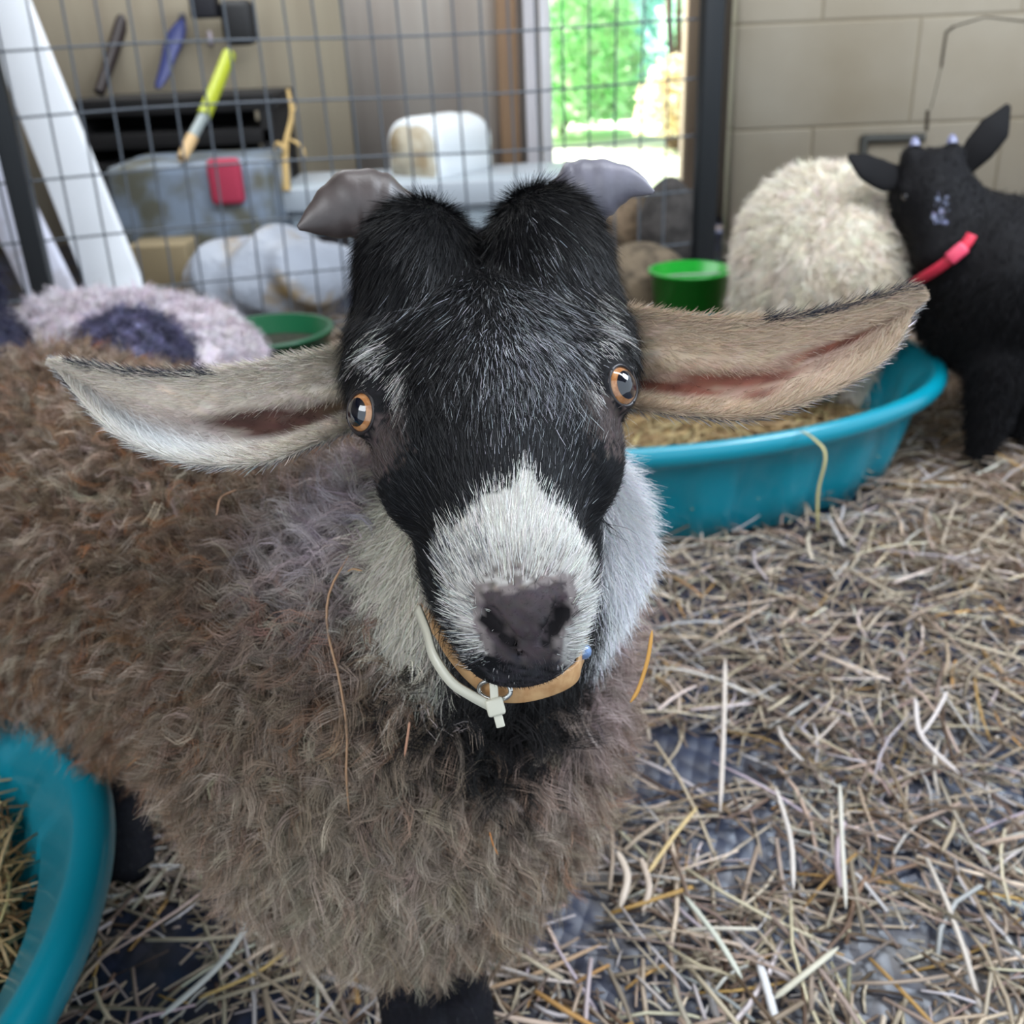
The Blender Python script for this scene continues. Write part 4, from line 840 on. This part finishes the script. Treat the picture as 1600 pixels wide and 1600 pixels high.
pb2(120, 158, 430, 172, SY, .4, 'shelf_board', MSH, t); pb2(125, 212, 430, 224, SY, .4, 'shelf_board', MSH, t); pb2(125, 258, 430, 270, SY, .4, 'shelf_board', MSH, t)
pb2(120, 160, 132, 420, SY, .4, 'side_panel', MSH, t); pb2(425, 170, 437, 420, SY, .4, 'side_panel', MSH, t); pb2(125, 165, 430, 420, SY+.36, .03, 'back_panel', MSH, t)
pbox(290, -20, 338, 28, 4.45, .1, 'tool_bag', lin(26, 26, 34), 'black tool bag hanging at the top behind the fence', 'bag'); 
pbox(338, 0, 400, 70, 4.5, .08, 'black_case', lin(32, 32, 34), 'black case hanging right of the tool bag', 'case', bev=.03)
rod([P(300, -20, 4.3), P(322, 20, 4.3), P(330, 70, 4.28)], .011, lin(150, 140, 150), 'grey cord hanging with the black tool bag', 'hanging_cord', 'cord')
k = MB(); k.box(P(312, 18, 4.27), (.035, .03, .06)); k.build('clip', mat('red_clip', lin(190, 70, 60), .5), bpy.data.objects['hanging_cord'])
# translucent storage tote with red item
t_ = pbox(158, 262, 440, 420, 3.55, .42, 'storage_tote', lin(128, 142, 160), 'blue grey plastic storage tote full of odds and ends on the floor', 'tote', .45, zb=.02, noise=(9, lin(96, 96, 84), .4, .62), bev=.03)
pbox(318, 250, 382, 320, 3.50, .05, 'red_bag', lin(176, 52, 78), 'red fabric bag hanging over the front of the grey tote', 'bag', .8, bev=.02)
pbox(195, 385, 300, 440, 3.4, .2, 'cardboard_box', lin(150, 134, 104), 'low tan cardboard box in front of the storage tote', 'box', .9, zb=.01)
# white work table with bucket and jug
t = thing('work_table', onplane(700, 300, A(0, 4.0, 0), A(0, -1, 0))*A(1, 1, 0), 'long white topped table beyond the fence behind the goat head', 'table')
MT = mat('white_laminate', lin(180, 188, 196), .4)
pb2(435, 296, 930, 312, 3.75, .45, 'tabletop', MT, t); pb2(430, 256, 448, 346, 3.74, .04, 'leg', MT, t); pb2(900, 290, 916, 440, 3.76, .04, 'leg', MT, t); pb2(540, 290, 552, 440, 3.76, .04, 'leg', MT, t)
pb2(448, 290, 900, 350, 3.80, .03, 'apron', mat('apron_grey', lin(170, 182, 190), .5), t)
def jug():
    c = P(690, 238, 3.86); t = thing('plastic_drum', (c[0], c[1], c[2]-.15), 'white plastic drum lying on its side on the table beyond the fence', 'drum')
    ax = nrm(A(.62, .78, 0)); R = frame(ax); L_ = .32; r = .128
    def sq(i, a): return .022*np.abs(np.sin(2*a))
    k = MB(); st = A(*c)-ax*.16; k.lathe([(.001, .0), (r*.84, .0), (r*.96, .012), (r, .04), (r, L_-.05), (r*.9, L_-.01), (r*.6, L_), (.001, L_)], st, 48, R, mod=lambda i, a: sq(i, a) if 0 < i < 6 else 0*a)
    k.build('drum_body', mat('white_hdpe', lin(238, 244, 248), .4), t)
    k = MB(); k.lathe([(.001, -.004), (r*.80, -.004), (r*.80, .002)], st, 40, R, mod=lambda i, a: sq(i, a) if i > 0 else 0*a); k.build('drum_face', mat('stained_plastic', lin(196, 188, 168), .6, noise=(14, lin(160, 140, 110), .4, .65)), t)
jug()
# dried corn stalk and the white feed bag
t = thing('corn_stalk', P(452, 250, 3.6), 'dry yellow plant stalk standing behind the fence left of the table', 'dried plant')
MC = mat('dry_plant', lin(196, 166, 110), .8)
k = MB(); k.tube(smooth_path([P(448, 300, 3.6), P(446, 230, 3.62), P(456, 180, 3.64), P(450, 140, 3.66)], 12), np.linspace(.014, .006, 12), 8); k.build('stem', MC, t)
for pts in (((450, 215), (470, 228), (478, 245)), ((447, 235), (432, 222), (428, 240)), ((454, 180), (462, 165), (460, 150))):
    k = MB(); k.tube(smooth_path([P(x, y, 3.6) for x, y in pts], 8), [.004, .010, .013, .013, .012, .010, .006, .002], 8, flat=.25); k.build('leaf', MC, t)
def bag():
    c = P(425, 432, 3.15); c[2] = .15
    f = lambda p: ell(p, c, (.27, .17, .135), Rz(.15))+.012*np.sin(p[:, 0]*26+p[:, 2]*12)+.010*np.sin(p[:, 0]*41-p[:, 1]*33+p[:, 2]*20)
    V, Q = surfnet(f, c-A(.4, .3, .25), c+A(.4, .3, .25), .012, 4); V[:, 2] = np.maximum(V[:, 2], .002)
    o = mesh_np('feed_sack', V, Q, mat('woven_sack', lin(158, 164, 176), .45, noise=(7, lin(150, 128, 90), .52, .66), bump=(24, .5, .02)), None, origin=(c[0], c[1], 0)); tag(o, 'crumpled white feed sack lying behind the fence left of the goat head', 'sack')
bag()
